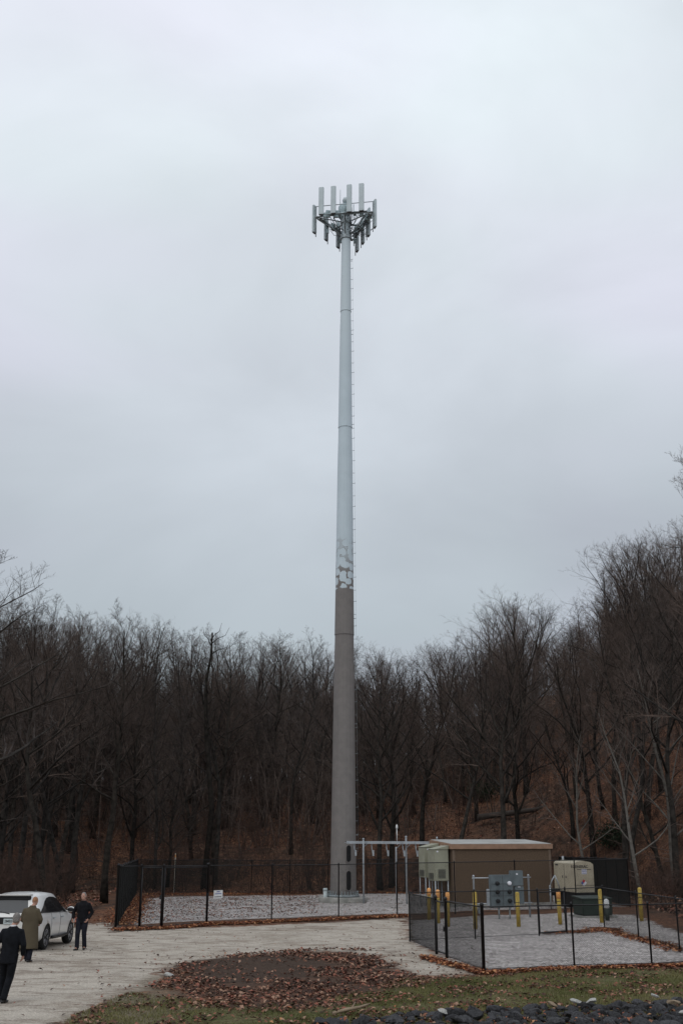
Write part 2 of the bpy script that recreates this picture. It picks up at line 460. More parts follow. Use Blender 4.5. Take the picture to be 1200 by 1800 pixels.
def soft(ch, a=.40, bb=.62): return mrange(math_('ADD', ch, edge), a, bb)
vor = N.new('ShaderNodeTexVoronoi'); vor.inputs['Scale'].default_value = 11; L.new(tc.outputs['Object'], vor.inputs['Vector'])
vg = N.new('ShaderNodeSeparateColor'); L.new(vor.outputs['Color'], vg.inputs['Color'])
leafc = ramp2(vg.outputs['Red'], [(0, (.060, .034, .024)), (1, (.24, .108, .060)), (.35, (.145, .064, .039)), (.6, (.09, .050, .034)), (.8, (.31, .155, .085))])
big = noise(.12, 4)
forest = mixc(mrange(big, .35, .6), leafc, mixc(mrange(noise(1.3), .4, .6), (.055, .038, .029), (.13, .074, .050)))
# packed stone-dust lot
gA = ramp2(noise(.5, 9, .72), [(0, (.22, .175, .135)), (1, (.60, .545, .46)), (.36, (.34, .29, .235)), (.50, (.50, .45, .38))])
mpx = N.new('ShaderNodeMapping'); mpx.inputs['Scale'].default_value = (.7, 1.5, 1); L.new(tc.outputs['Object'], mpx.inputs['Vector'])
dirt = mrange(noise(1.3, 12, .82, mpx.outputs['Vector']), .47, .60)
gA = mixc(math_('MULTIPLY', dirt, .62), gA, (.145, .105, .078))
sp1 = mrange(noise(30, 2), .35, .7, .72, 1.22)
vm = N.new('ShaderNodeVectorMath'); vm.operation = 'SCALE'; L.new(gA, vm.inputs[0]); L.new(sp1, vm.inputs['Scale']); gA = vm.outputs[0]
# loose grey gravel
v2 = N.new('ShaderNodeTexVoronoi'); v2.inputs['Scale'].default_value = 16; L.new(tc.outputs['Object'], v2.inputs['Vector'])
vs = N.new('ShaderNodeSeparateColor'); L.new(v2.outputs['Color'], vs.inputs['Color'])
gB = ramp2(vs.outputs['Green'], [(0, (.17, .155, .145)), (1, (.70, .65, .615)), (.45, (.38, .352, .332)), (.75, (.50, .462, .438))])
sp2 = mrange(noise(.9, 7, .7), .3, .7, .72, 1.15)
vm = N.new('ShaderNodeVectorMath'); vm.operation = 'SCALE'; L.new(gB, vm.inputs[0]); L.new(sp2, vm.inputs['Scale']); gB = vm.outputs[0]
grs = ramp2(noise(1.6, 8, .7), [(0, (.060, .066, .026)), (1, (.20, .155, .10)), (.42, (.090, .100, .038)), (.58, (.14, .125, .06))])
grs = mixc(mrange(noise(14, 4), .5, .62), grs, (.075, .045, .028))
soilc = ramp2(noise(6, 6), [(0, (.035, .024, .018)), (1, (.095, .065, .048))])
c = mixc(soft(s1.outputs['Green']), forest, grs)
c = mixc(soft(s1.outputs['Red']), c, gA)
dcol = ramp2(noise(5, 8, .75), [(0, (.10, .078, .052)), (1, (.30, .26, .20)), (.5, (.165, .135, .095))])
c = mixc(math_('MULTIPLY', soft(s2.outputs['Blue'], .30, .75), .85), c, dcol)
c = mixc(soft(s1.outputs['Blue']), c, gB)
c = mixc(soft(s2.outputs['Red'], .3, .75), c, soilc)
L.new(c, b.inputs['Base Color'])
bp = N.new('ShaderNodeBump'); bp.inputs['Strength'].default_value = .8; bp.inputs['Distance'].default_value = .05
hsum = math_('ADD', noise(9, 6, .7), math_('MULTIPLY', v2.outputs['Distance'], -1.0)); L.new(hsum, bp.inputs['Height']); L.new(bp.outputs['Normal'], b.inputs['Normal'])
me.materials.append(gm)
go = bpy.data.objects.new('ground', me); COL.objects.link(go); go['kind'] = 'structure'

# ------------------------------------------------------------------ fallen leaves, grass
nprng = np.random.default_rng(5)
def scatter_leaves(name, label, pts, m, size=(.07, .13), lift=.02):
    V = []; Fc = []
    for i, (x, y) in enumerate(pts):
        z = gz(x, y) + rnd.uniform(.003, lift)
        s_ = rnd.uniform(*size); a = rnd.uniform(0, 6.28)
        u = Vector((math.cos(a), math.sin(a), rnd.uniform(-.5, .5))); v = Vector((-math.sin(a), math.cos(a), rnd.uniform(-.5, .5)))
        c0 = Vector((x, y, z + s_ * .2)); n = len(V)
        V += [c0 - u * s_ * .6, c0 - v * s_ * .34 + Vector((0, 0, s_ * .18)), c0 + u * s_ * .6, c0 + v * s_ * .34 + Vector((0, 0, s_ * .22))]
        Fc += [(n, n + 1, n + 2), (n, n + 2, n + 3)]
    me = bpy.data.meshes.new(name); me.from_pydata(V, [], Fc); me.materials.append(m)
    o = bpy.data.objects.new(name, me); COL.objects.link(o); tag(o, label, 'leaves', None, 'stuff'); return o
def rand_poly(P, n, fall=0):
    P = np.asarray(P); lo, hi = P.min(0), P.max(0); out = []
    while len(out) < n:
        q = nprng.uniform(lo, hi, (n * 2, 2)); k = sdist(P, q) > 0
        out += [tuple(t) for t in q[k]]
    return out[:n]
def clumpy(pts, sc=.6, th=0.0):
    return [p for p in pts if mnoise.noise(Vector((p[0] * sc, p[1] * sc, 9))) + rnd.uniform(-.25, .25) > th]
def band(px_pts, wdt, n):
    W = [gp(*p) for p in px_pts]; out = []
    lens = [(W[i + 1] - W[i]).length for i in range(len(W) - 1)]; T = sum(lens)
    for _ in range(n):
        t = rnd.uniform(0, T); i = 0
        while t > lens[i] and i < len(lens) - 1: t -= lens[i]; i += 1
        p = W[i].lerp(W[i + 1], t / lens[i]); out.append((p.x + rnd.gauss(0, wdt), p.y + rnd.gauss(0, wdt)))
    return out
pts = rand_poly(P_patch, 11000)
dk = sdist(P_dark, np.array(pts)); pts = [p for p, d_ in zip(pts, dk) if d_ < 0 or rnd.random() < .10 + .9 * math.exp(-d_ / .4)]
sd_all = sdist(P_patch, np.array([(rnd.uniform(-9, 7), rnd.uniform(22, 38)) for _ in range(1)]))
qs = [(rnd.uniform(-8, 7), rnd.uniform(22.5, 38)) for _ in range(26000)]
dq = sdist(P_patch, np.array(qs)); pts += [p for p, d_ in zip(qs, dq) if d_ < 0 and rnd.random() < .30 * math.exp(d_ / .6)]
scatter_leaves('fallen_leaves', 'dark red brown leaves matted over the hollow in front of the gravel lot', clumpy(pts, .7, -.12), M['leafdark'], size=(.04, .12))
pts = band([(203, 1636), (283, 1634), (365, 1626), (477, 1622), (595, 1617), (712, 1611)], .22, 5200) + band([(210, 1628), (245, 1580), (262, 1575)], .5, 2600)
pts += band([(262, 1573), (400, 1572), (560, 1570)], .9, 2500) + band([(640, 1570), (740, 1571)], .8, 900)
scatter_leaves('fallen_leaves', 'orange brown leaves drifted along the foot of the tall black fence', pts, M['leaf'], lift=.08)
pts = band([(745, 1684), (800, 1700), (850, 1713), (1000, 1705), (1150, 1700), (1260, 1697)], .13, 2300)
pts += band([(1000, 1641), (1062, 1636), (1122, 1652), (1194, 1674)], .2, 1400) + band([(1045, 1634), (1080, 1636)], .22, 500) + band([(955, 1643), (1060, 1638)], .15, 260)
scatter_leaves('fallen_leaves', 'red brown leaves drifted along the foot of the short black fence', pts, M['leaf'], lift=.05)
P_all = wp([(-100, 1800), (-100, 1650), (200, 1640), (720, 1620), (740, 1690), (850, 1712), (1250, 1700), (1250, 1800), (600, 1800)])
pts = clumpy(rand_poly(P_all, 1700), 1.3, .16)
scatter_leaves('fallen_leaves', 'single brown leaves strewn over the pale lot and the grass', pts, M['leafdark'], size=(.04, .085))
pts = clumpy(rand_poly(P_grass, 15000), .9, .02)
pts = [p for p in pts if p[1] > 21]
scatter_leaves('fallen_leaves', 'brown leaves lying in the rough grass beside the dark rocks', pts, M['leafdark'], size=(.06, .11))
pts = clumpy(rand_poly(wp([(236, 1626), (262, 1580), (560, 1573), (560, 1606), (365, 1616)]), 3200), .8, -.15) + clumpy(rand_poly(P_comp, 2200), .8, .1)
scatter_leaves('fallen_leaves', 'scattered brown leaves on the grey gravel around the tower', pts, M['leafdark'], size=(.07, .13))
# forest-edge litter with real relief
pts = [(rnd.uniform(-40, 42), rnd.uniform(58, 128)) for _ in range(26000)]
def in_comp(x, y): return -10.5 - (y - 46) * .17 < x < 15.5 + (y - 60) * .06 and y < 87
pts += [(rnd.uniform(-26, -9.5), rnd.uniform(41, 62)) for _ in range(7000)] + [(rnd.uniform(12, 27), rnd.uniform(36, 62)) for _ in range(7000)]
slr = sdist(P_right, np.array(pts)); slc = sdist(P_comp, np.array(pts)); pts = [p for p, d_, e_ in zip(pts, slr, slc) if d_ < .1 and e_ < 0]
slv = sdist(P_lot, np.array(pts)); pts = [p for p, d_ in zip(pts, slv) if d_ < -.1 and not in_comp(*p)]
scatter_leaves('fallen_leaves', 'deep rust brown leaf litter covering the forest floor', pts, M['leafdark'], size=(.12, .26), lift=.06)

pts = [(rnd.uniform(-1.5, 8.5), rnd.uniform(20.4, 23.6)) for _ in range(170)]
scatter_leaves('fallen_leaves', 'few rusty leaves caught between the dark rocks at the bottom edge', pts, M['leaf'], size=(.05, .10), lift=.16)
V = []; Fc = []
Gp = wp([(60, 1830), (130, 1785), (230, 1745), (300, 1755), (450, 1768), (560, 1762), (700, 1722), (850, 1716), (1000, 1706), (1150, 1703), (1300, 1698), (1300, 1780), (900, 1800), (500, 1810)])
for x, y in rand_poly(Gp, 70000):
    k = mnoise.noise(Vector((x * .7, y * .7, 4)))
    if k + rnd.uniform(-.3, .3) < -.12: continue
    z = gz(x, y); h = rnd.uniform(.025, .075); a = rnd.uniform(0, 6.28); n = len(V)
    dx, dy = math.cos(a) * .007, math.sin(a) * .007
    V += [(x - dx, y - dy, z), (x + dx, y + dy, z), (x + rnd.uniform(-.04, .04), y + rnd.uniform(-.04, .04), z + h)]; Fc.append((n, n + 1, n + 2))
me = bpy.data.meshes.new('grass'); me.from_pydata(V, [], Fc); me.materials.append(M['grass'])
o = bpy.data.objects.new('grass', me); COL.objects.link(o); tag(o, 'thin olive green grass between the short fence and the dark rocks', 'grass', None, 'stuff')

# ------------------------------------------------------------------ rocks along the bottom
def rock_mesh(seed, m, flat=.65):
    bm = bmesh.new(); bmesh.ops.create_icosphere(bm, subdivisions=3, radius=1)
    r_ = random.Random(seed); planes = [(Vector((r_.gauss(0, 1), r_.gauss(0, 1), r_.gauss(0, 1))).normalized(), r_.uniform(.5, .85)) for _ in range(14)]
    for v in bm.verts:
        for n_, d_ in planes:
            k = v.co.dot(n_)
            if k > d_: v.co -= n_ * (k - d_)
        v.co += v.co.normalized() * .05 * mnoise.noise(v.co * 3 + Vector((seed, 0, 0)))
        v.co.z *= flat
    me = bpy.data.meshes.new('rock'); bm.to_mesh(me); bm.free(); me.materials.append(m); return me
rocks = [rock_mesh(s_, M['rock']) for s_ in range(7)]
placed = []
def rock_edge(px): return 1797 - 15 * sstep(600, 760, px) - 17 * sstep(800, 1200, px)
cnt = 0
for layer in range(2):
    for _ in range(2600):
        if cnt >= 285: break
        px = rnd.uniform(560, 1235); y0 = gp(px, rock_edge(px)).y
        y = rnd.uniform(20.0 if px > 700 else 21.0, y0); X = (px - 600) / F * (y * cp - 3.4 * sp)
        s_ = rnd.choice((.08, .10, .12, .14, .17, .22, .14)) * (1 if layer == 0 else .8)
        if px < 640 and rnd.random() < .6: continue
        if any((X - a) ** 2 + (y - b_) ** 2 < (s_ * .78 + c_ * .78) ** 2 for a, b_, c_, l_ in placed if l_ == layer): continue
        placed.append((X, y, s_, layer)); cnt += 1
        o = bpy.data.objects.new('rock', rnd.choice(rocks)); COL.objects.link(o)
        o.location = (X, y, gz(X, y) + s_ * (.22 if layer == 0 else .75)); o.rotation_euler = (rnd.uniform(-.4, .4), rnd.uniform(-.4, .4), rnd.uniform(0, 6.28))
        o.scale = (s_ * rnd.uniform(.9, 1.4), s_ * rnd.uniform(.8, 1.1), s_ * rnd.uniform(.7, 1.2))
        tag(o, 'dark grey broken rock heaped with many alike along the bottom edge of the grass', 'rock', 'dark grey rocks along the edge of the grass')
for px, py, s_, m, lab in ((1008, 1772, .10, 'palerock', 'slanting white stone among the dark rocks, left of the rounder white one'),
                        (1036, 1772, .11, 'palerock', 'rounded white stone among the dark rocks, just right of the slanting one'),
                        (1178, 1774, .12, 'tanrock', 'long tan stone lying on the dark rocks near the right edge'),
                        (1146, 1762, .08, 'palerock', 'small pale stone on top of the dark rocks, above the tan one'),
                        (776, 1791, .10, 'palerock', 'small cream stone at the bottom edge among dark rocks'),
                        (968, 1778, .09, 'tanrock', 'small brown stone at the back edge of the dark rocks'),
                        (1198, 1792, .12, 'palerock', 'pale stone cut off by the bottom right corner'),
                        (598, 1795, .13, 'palerock', 'grey stone at the left end of the rock line'),
                        (297, 1716, .15, 'palerock', 'flat pale stone at the left edge of the leaf filled hollow')):
    p = gp(px, py); o = bpy.data.objects.new('rock', rock_mesh(int(px), M[m], .5)); COL.objects.link(o)
    on = px > 500
    o.location = (p.x, p.y - (.2 if on else 0), gz(p.x, p.y) + (.16 if px > 700 else .03)); o.scale = (s_ * 1.35, s_ * .8, s_); o.rotation_euler = (0, rnd.uniform(-.3, .3), rnd.uniform(-.5, .5))
    tag(o, lab, 'rock')
for px, py, a, L_, lab in ((618, 1788, .25, .75, 'broken pale driftwood stick lying at the left end of the dark rocks'),):
    p = gp(px, py); b_ = MB()
    b_.tube([(-L_ / 2, 0, 0), (-L_ * .1, .05, .05), (L_ * .2, -.02, .09), (L_ / 2, .03, .14)], [.03, .035, .028, .015], 6)
    b_.tube([(0, .02, .06), (L_ * .15, .15, .16)], [.02, .01], 5)
    tag(b_.build('stick', M['tanrock'], None, (p.x, p.y, p.z + .08), a), lab, 'stick')

# ------------------------------------------------------------------ trees
class TreeGen:
    def __init__(s, seed, H, base=.42, spread=.30, nlimb=15, fork=None, fine=5, dens=1.0, tr=.011, up=.55, dome=False):
        s.r = random.Random(seed); s.tr = MB(); s.cr = MB(); s.fine = fine; s.dens = dens; s.up = up; r = s.r
        n = 9; pts = [Vector((0, 0, -.5))]; d = Vector((r.uniform(-.05, .05), r.uniform(-.05, .05), 1))
        r0 = H * tr * 1.08
        for i in range(n):
            d = (d + Vector((r.gauss(0, .07), r.gauss(0, .07), .04))).normalized(); pts.append(pts[-1] + d * (H * (.80 if dome else .93)) / n)
        rad = [r0 * 1.35] + [r0 * (1 - .90 * (i / n) ** 1.1) for i in range(1, n + 1)]
        s.tr.tube(pts, rad, 8)
        def P(t):
            k = t * n; i = min(n - 1, int(k)); return pts[i].lerp(pts[i + 1], k - i)
        for i in range(nlimb):
            t = base + (1 - base) * ((i + r.random() * .8) / nlimb) ** .9; t = min(t, .99)
            a = i * 2.4 + r.uniform(-.6, .6)
            el = up * r.uniform(.6, 1.3) + .5 * (t - base)
            dd = Vector((math.cos(a) * math.cos(el), math.sin(a) * math.cos(el), math.sin(el)))
            prof = (1.15 - .75 * ((t - base) / (1 - base)))
            if dome:
                q = (t - base) / (1 - base); el = .62 + .55 * q + r.uniform(-.15, .2); dd = Vector((math.cos(a) * math.cos(el), math.sin(a) * math.cos(el), math.sin(el)))
                p_ = P(t); Lm = (H * .93 - p_.z) / max(.5, math.sin(el)) * .80
                s.branch(p_, dd, min(H * .36, Lm) * r.uniform(.82, 1.05), r0 * (1 - .75 * t) * .60, 1); continue
            s.branch(P(t), dd, H * spread * prof * r.uniform(.75, 1.15), r0 * (1 - .85 * t) * .55, 1)
        # a few dead stubs low on the trunk
        for i in range(4):
            t = r.uniform(.12, base); a = r.uniform(0, 6.28)
            s.branch(P(t), Vector((math.cos(a), math.sin(a), r.uniform(-.1, .4))), H * .08 * r.uniform(.5, 1.4), r0 * .14, 3)
    def branch(s, p, d, L_, r0, lev):
        r = s.r; n = (0, 6, 4, 3, 1)[lev]; mb = s.tr if lev == 1 else s.cr
        pts = [p]; d = d.normalized()
        for i in range(n):
            d = (d + Vector((r.gauss(0, .12), r.gauss(0, .12), r.gauss(.05 if lev < 2 else .0, .11)))).normalized(); pts.append(pts[-1] + d * L_ / n)
        if lev == 1: mb.tube(pts, [r0 * (1 - .8 * i / n) for i in range(n + 1)], 5, cap=False)
        else:
            for i in range(n): mb.twig(pts[i], pts[i + 1], max(.0045, r0 * (1 - .75 * i / n)), 0 if i == n - 1 else max(.0045, r0 * (1 - .75 * (i + 1) / n)))
        if lev == 4: return
        cnt = int({1: 9, 2: 7, 3: s.fine}[lev] * s.dens * r.uniform(.8, 1.2))
        for i in range(cnt):
            t = .18 + .82 * (i + r.random()) / cnt; t = min(.999, t); k = t * n; j = min(n - 1, int(k)); q = pts[j].lerp(pts[j + 1], k - j)
            ax = (pts[j + 1] - pts[j]).normalized(); rr = Vector((r.gauss(0, 1), r.gauss(0, 1), r.gauss(.25, .8))); rr -= ax * rr.dot(ax)
            if rr.length < .01: continue
            cd_ = (ax * .85 + rr.normalized() * r.uniform(.5, .95) + Vector((0, 0, .10))).normalized()
            ml = {1: .50, 2: .50, 3: .55}[lev] * (1.15 - .6 * t) * r.uniform(.7, 1.25)
            s.branch(q, cd_, L_ * ml, max(.005, r0 * (1 - .7 * t) * .5), lev + 1)
    def make(s, label, m1='bark', m2='twig', name='bare_tree'):
        t = thing(name, label, 'tree'); s.tr.build('trunk', M[m1], t); s.cr.build('crown', M[m2], t); return t
H0 = 24.0
protos = []
specs = [dict(base=.42, spread=.21, nlimb=20, up=.8, tr=.0085), dict(base=.20, spread=.20, up=.9, nlimb=27, tr=.008), dict(base=.36, spread=.24, nlimb=22, up=.75, tr=.010), dict(base=.16, spread=.17, up=.95, nlimb=30, tr=.0065),
         dict(base=.36, spread=.27, up=.6, nlimb=20, tr=.011), dict(base=.26, spread=.18, up=1.05, nlimb=26, tr=.008), dict(base=.14, spread=.22, nlimb=28, tr=.007, up=.8), dict(base=.50, spread=.23, up=.75, nlimb=17, tr=.0095),
         dict(base=.34, dome=True, nlimb=14, tr=.011), dict(base=.42, dome=True, nlimb=12, tr=.0095), dict(base=.28, dome=True, nlimb=16, tr=.0105)]
for i, sp_ in enumerate(specs): protos.append(TreeGen(100 + i, H0, fine=7, dens=.92, **sp_))
protos = [p.make('bare grey brown tree') for p in protos]
used = [False] * len(protos)
def place_tree(k, loc, H, label, group=None, rz=None, wide=1.0):
    s_ = H / H0
    rz = rnd.uniform(0, 6.28) if rz is None else rz
    sc3 = (s_ ** .6 * wide, s_ ** .6 * wide, s_)
    if not used[k]:
        used[k] = True; o = protos[k]; o.location = loc; o.rotation_euler.z = rz; o.scale = sc3; o['label'] = label
        if group: o['group'] = group
        return o
    o = copy_tree(protos[k], loc, rz, sc3, label)
    if group: o['group'] = group
    elif 'group' in o: del o['group']
    return o
PX = [-150, 0, 60, 120, 200, 240, 300, 360, 430, 520, 560, 600, 700, 740, 780, 820, 870, 920, 970, 1010, 1050, 1100, 1150, 1200, 1400]
PY = [1030, 1040, 1020, 1045, 1085, 1060, 1085, 1095, 1100, 1095, 1108, 1125, 1120, 1125, 1108, 1108, 1055, 1026, 1065, 1075, 1035, 960, 925, 905, 880]
def prof(px): return float(np.interp(px, PX, PY))
trees = []
def colpx(x, d): return 600 + x * F / (d * cp + (gz(x, d) - 3 + 8) * sp)
tries = 0
while len(trees) < 262 and tries < 60000:
    tries += 1
    y = 60 + 130 * rnd.random() ** 1.15; x = rnd.uniform(-.36 * y - 2, .37 * y + 3)
    if in_comp(x - 2.0, y - 2) or in_comp(x + 2.0, y - 2) or (y < 90 and -18 < x < 17): continue
    if y < 72 and x < 0 and x > -21: continue
    if x > 0 and y < 70: continue
    md = (2.3 if x < 3 or y > 118 else 3.2) + max(0, y - 85) * .02
    if any((x - a) ** 2 + (y - b_) ** 2 < md * md for a, b_ in trees): continue
    trees.append((x, y))
trees.sort(key=lambda t: t[1])
GL = {0: ('bare brown tree in the dense wood left of the tower', 'bare trees in the wood left of the tower'),
      1: ('bare brown tree in the dense wood behind and right of the tower', 'bare trees in the wood behind the tower'),
      2: ('bare brown tree on the wooded slope at the right', 'bare trees on the right hand slope')}
for i, (x, y) in enumerate(trees):
    px = 600 + x * F / (y * cp + 2); zt = zat(prof(px) + rnd.choice((0, 4, 15, 40, 70, 100, 130)) , y); g0 = gz(x, y)
    H = max(11.0, min(30.0, zt - g0)); reg = 0 if px < 590 else (1 if px < 860 else 2)
    kk = rnd.choice((8, 9, 10)) if (rnd.random() < (.62 if px > 700 else .42)) else rnd.randrange(8)
    place_tree(kk, (x, y, g0), H, *GL[reg])
# trees one can single out
singles = [(888, 84, 1040, 8, 'tall dark tree with a wide fan of limbs standing right behind the tan roofed shelter'),
           (797, 88, 1110, 9, 'slim dark tree with upright crown rising behind the left end of the shelter roof'),
           (668, 90, 1122, 10, 'dark trunked tree standing just right of the tower behind the cable bridge'),
           (183, 70, 1060, 2, 'grey green trunk standing left of the tall fence corner, behind the walking man'),
           (75, 66, 1016, 9, 'tall dark tree rising behind the white car'),
           (272, 92, 1090, 3, 'dark straight trunk seen through the left gate of the tall fence'),
           (377, 94, 1096, 0, 'dark forest tree directly above the white sign on the fence'),
           (1135, 92, 918, 10, 'broadest tall tree on the right slope, its crown standing highest against the sky'),
           (925, 110, 1022, 8, 'round crowned tree standing up on the skyline right of the shelter')]
for px, d, ty, k, lab in singles:
    p = at(px, d); place_tree(k, p, zat(ty, d) - p.z, lab, None, None, 1.0)
p = at(-58, 50); place_tree(4, p, zat(872, 50) - p.z, 'near tree outside the left edge with thin branches reaching into the sky', None, 1.0, 1.6)
p = at(1300, 52); place_tree(2, p, zat(770, 52) - p.z, 'near tree outside the right edge with one branch high in the sky', None, 2.2, .95)
for k, (px, d, ty, sd_, lab) in enumerate(((1127, 71, 1200, 31, 'pale grey barked tree with a crooked trunk behind the right end of the fences'),
                                     (1037, 80, 1250, 32, 'slender pale barked tree with long low branches right of the shelter'),
                                     (1184, 74, 1130, 33, 'pale straight tree near the right edge, furthest right of the pale barked trees'))):
    t = TreeGen(sd_, 16, base=.22, spread=.36, nlimb=13, fine=4, dens=.75, tr=.0105, up=.65).make(lab, 'pale_bark', 'pale_twig', 'pale_barked_tree')
    p = at(px, d); t.location = p; H = zat(ty, d) - p.z; t.scale = (H / 16 * .9, H / 16 * .9, H / 16)
for px, d, y1, lab in ((357, 92, 1112, 'broken dead trunk standing like a dark spike among the trees of the left wood'),):
    p = at(px, d); H = zat(y1, d) - p.z; b_ = MB(); b_.tube([(0, 0, -.4), (.5, 0, H * .3), (-.2, .1, H * .6), (-.35, 0, H * .8), (.0, 0, H * .9), (.05, 0, H)], [.26, .22, .17, .13, .10, .07], 8)
    for _ in range(12):
        zz = rnd.uniform(.5, .97) * H; a1 = rnd.uniform(-1.3, 1.3); a2 = rnd.uniform(-1, 1); b_.tube([(-.1, 0, zz), (a1 * .5, a2 * .5, zz + .5), (a1, a2, zz + .7), (a1 * 1.3, a2 * 1.3, zz + 1.4)], [.05, .035, .02, .01], 5)
    t = thing('dead_tree', lab, 'tree', p); b_.build('trunk', M['bark'], t)
# the wood beyond, one mass behind the nearer trees
wc = bpy.data.collections.new('wood_sources')
for k in (1, 3, 5, 6):
    a_ = protos[k].children; b_ = bmesh.new()
    for ch in a_: b_.from_mesh(ch.data)
    me = bpy.data.meshes.new('wood_tree'); b_.to_mesh(me); b_.free(); me.materials.append(M['twig'])
    o = bpy.data.objects.new('wood_tree', me); wc.objects.link(o)
pv = []; sc_l = []; ro_l = []
while len(pv) < 760:
    y = rnd.uniform(112, 290); x = rnd.uniform(-.40 * y, .42 * y)
    g0 = gz(x, y); px = 600 + x * F / (y * cp + 2); H = min(25, zat(prof(min(1400, max(-150, px))) + rnd.uniform(60, 150), y) - g0)
    if H < 9: continue
    pv.append((x, y, g0)); s_ = H / H0; sc_l.append((s_ ** .6 * 1.1, s_ ** .6 * 1.1, s_)); ro_l.append((0, 0, rnd.uniform(0, 6.28)))
me = bpy.data.meshes.new('distant_woods'); me.from_pydata(pv, [], [])
me.attributes.new('tsc', 'FLOAT_VECTOR', 'POINT').data.foreach_set('vector', np.array(sc_l, np.float32).ravel())
me.attributes.new('tro', 'FLOAT_VECTOR', 'POINT').data.foreach_set('vector', np.array(ro_l, np.float32).ravel())
dw = bpy.data.objects.new('distant_woods', me); COL.objects.link(dw); tag(dw, 'far bare trees packed together on the rising ground behind the nearer trees', 'woods', None, 'stuff')
ng = bpy.data.node_groups.new('woods', 'GeometryNodeTree')
ng.interface.new_socket('Geometry', in_out='INPUT', socket_type='NodeSocketGeometry'); ng.interface.new_socket('Geometry', in_out='OUTPUT', socket_type='NodeSocketGeometry')
gi = ng.nodes.new('NodeGroupInput'); gout = ng.nodes.new('NodeGroupOutput'); ip = ng.nodes.new('GeometryNodeInstanceOnPoints'); ci = ng.nodes.new('GeometryNodeCollectionInfo')
ci.inputs['Collection'].default_value = wc; ci.inputs['Separate Children'].default_value = True; ci.inputs['Reset Children'].default_value = True
ip.inputs['Pick Instance'].default_value = True
for nm, so_ in (('tsc', 'Scale'), ('tro', 'Rotation')):
    na = ng.nodes.new('GeometryNodeInputNamedAttribute'); na.data_type = 'FLOAT_VECTOR'; na.inputs['Name'].default_value = nm
    ng.links.new(na.outputs['Attribute'], ip.inputs[so_])
ng.links.new(gi.outputs[0], ip.inputs['Points']); ng.links.new(ci.outputs[0], ip.inputs['Instance']); ng.links.new(ip.outputs[0], gout.inputs[0])
dw.modifiers.new('woods', 'NODES').node_group = ng
# brush and saplings: nobody could count them
def brush(name, label, region, n, hr, m, seed, cat='undergrowth'):
    r_ = random.Random(seed); b_ = MB()
    k = 0
    while k < n:
        x, y = region(r_)
        if in_comp(x + 1, y - 1) or in_comp(x - 1, y - 1): continue
        if 2 < x < 30 and 86 < y < 122 and r_.random() < .35: continue
        k += 1; g0 = gz(x, y); h = r_.uniform(*hr)
        for q in range(r_.randint(2, 5)):
            p = Vector((x + r_.uniform(-.3, .3), y + r_.uniform(-.3, .3), g0 - .1)); d = Vector((r_.gauss(0, .25), r_.gauss(0, .25), 1)).normalized(); hh = h * r_.uniform(.6, 1)
            pts = [p]
            for s_ in range(4):
                d = (d + Vector((r_.gauss(0, .14), r_.gauss(0, .14), 0))).normalized(); pts.append(pts[-1] + d * hh / 4)
            for s_ in range(4): b_.twig(pts[s_], pts[s_ + 1], .02 * (1 - s_ * .22) * (h / 3) ** .5, .02 * (1 - (s_ + 1) * .22) * (h / 3) ** .5)
            for s_ in range(11):
                t = r_.uniform(.25, 1) * 4; j = min(3, int(t)); o_ = pts[j].lerp(pts[j + 1], t - j)
                dd = Vector((r_.gauss(0, 1), r_.gauss(0, 1), r_.uniform(.1, 1.3))).normalized() * hh * r_.uniform(.12, .3)
                b_.twig(o_, o_ + dd, .009, .004)
                for u_ in range(3):
                    o2 = o_ + dd * r_.uniform(.3, 1); b_.twig(o2, o2 + Vector((r_.gauss(0, 1), r_.gauss(0, 1), r_.uniform(0, 1))).normalized() * hh * .1, .006)
    o = b_.build(name, M[m]); tag(o, label, cat, None, 'stuff'); return o
brush('undergrowth', 'reddish brown saplings and brush filling the forest floor behind the fences', lambda r_: (lambda y: (r_.uniform(-.36 * y, .36 * y), y))(r_.uniform(88, 150)), 1500, (1.0, 6), 'brush', 11)
brush('undergrowth', 'crowded thin upright young stems between the larger trunks', lambda r_: (lambda y: (r_.uniform(-.36 * y, .36 * y), y))(r_.uniform(100, 175)), 800, (7, 14), 'twig', 17)
brush('undergrowth', 'thin brown brush on the bank beside the right end of the fences', lambda r_: (lambda y: (r_.uniform(17.5, .38 * y + 2), y))(r_.uniform(60, 90)), 320, (.8, 3.2), 'brush', 12)
brush('undergrowth', 'thin brown brush at the wood edge behind the white car', lambda r_: (lambda y: (r_.uniform(-.37 * y - 2, -13 - (y - 50) * .2), y))(r_.uniform(58, 92)), 330, (.8, 4.0), 'brush', 13)
# low evergreen shrubs
def shrub(px, d, h, lab, seed):
    r_ = random.Random(seed); p = at(px, d); t = thing('evergreen_shrub', lab, 'shrub', p); st = MB(); fo = MB()
    for _ in range(9):
        a = r_.uniform(0, 6.28); e_ = r_.uniform(.5, 1.4); q = Vector((math.cos(a) * math.cos(e_), math.sin(a) * math.cos(e_), math.sin(e_))) * h * r_.uniform(.6, 1)
        st.tube([(0, 0, 0), q * .5 + Vector((0, 0, .1)), q], [.03, .02, .008], 5)
        for _ in range(260):
            c0 = q * r_.uniform(.35, 1.05) + Vector((r_.gauss(0, .25), r_.gauss(0, .25), r_.gauss(0, .2))) * h * .5; u = Vector((r_.gauss(0, 1), r_.gauss(0, 1), r_.gauss(0, 1))).normalized() * .09; v = u.cross(Vector((r_.random(), r_.random(), 1))).normalized() * .045
            if c0.z < .05: continue
            n = len(fo.v); fo.v += [c0 - u, c0 + v, c0 + u, c0 - v]; fo.face((n, n + 1, n + 2, n + 3))
    st.build('stem', M['bark'], t); fo.build('foliage', M['evergreen'], t)
shrub(1012, 84, 1.8, 'dark green shrub just right of the shelter, below the slender pale tree', 1)
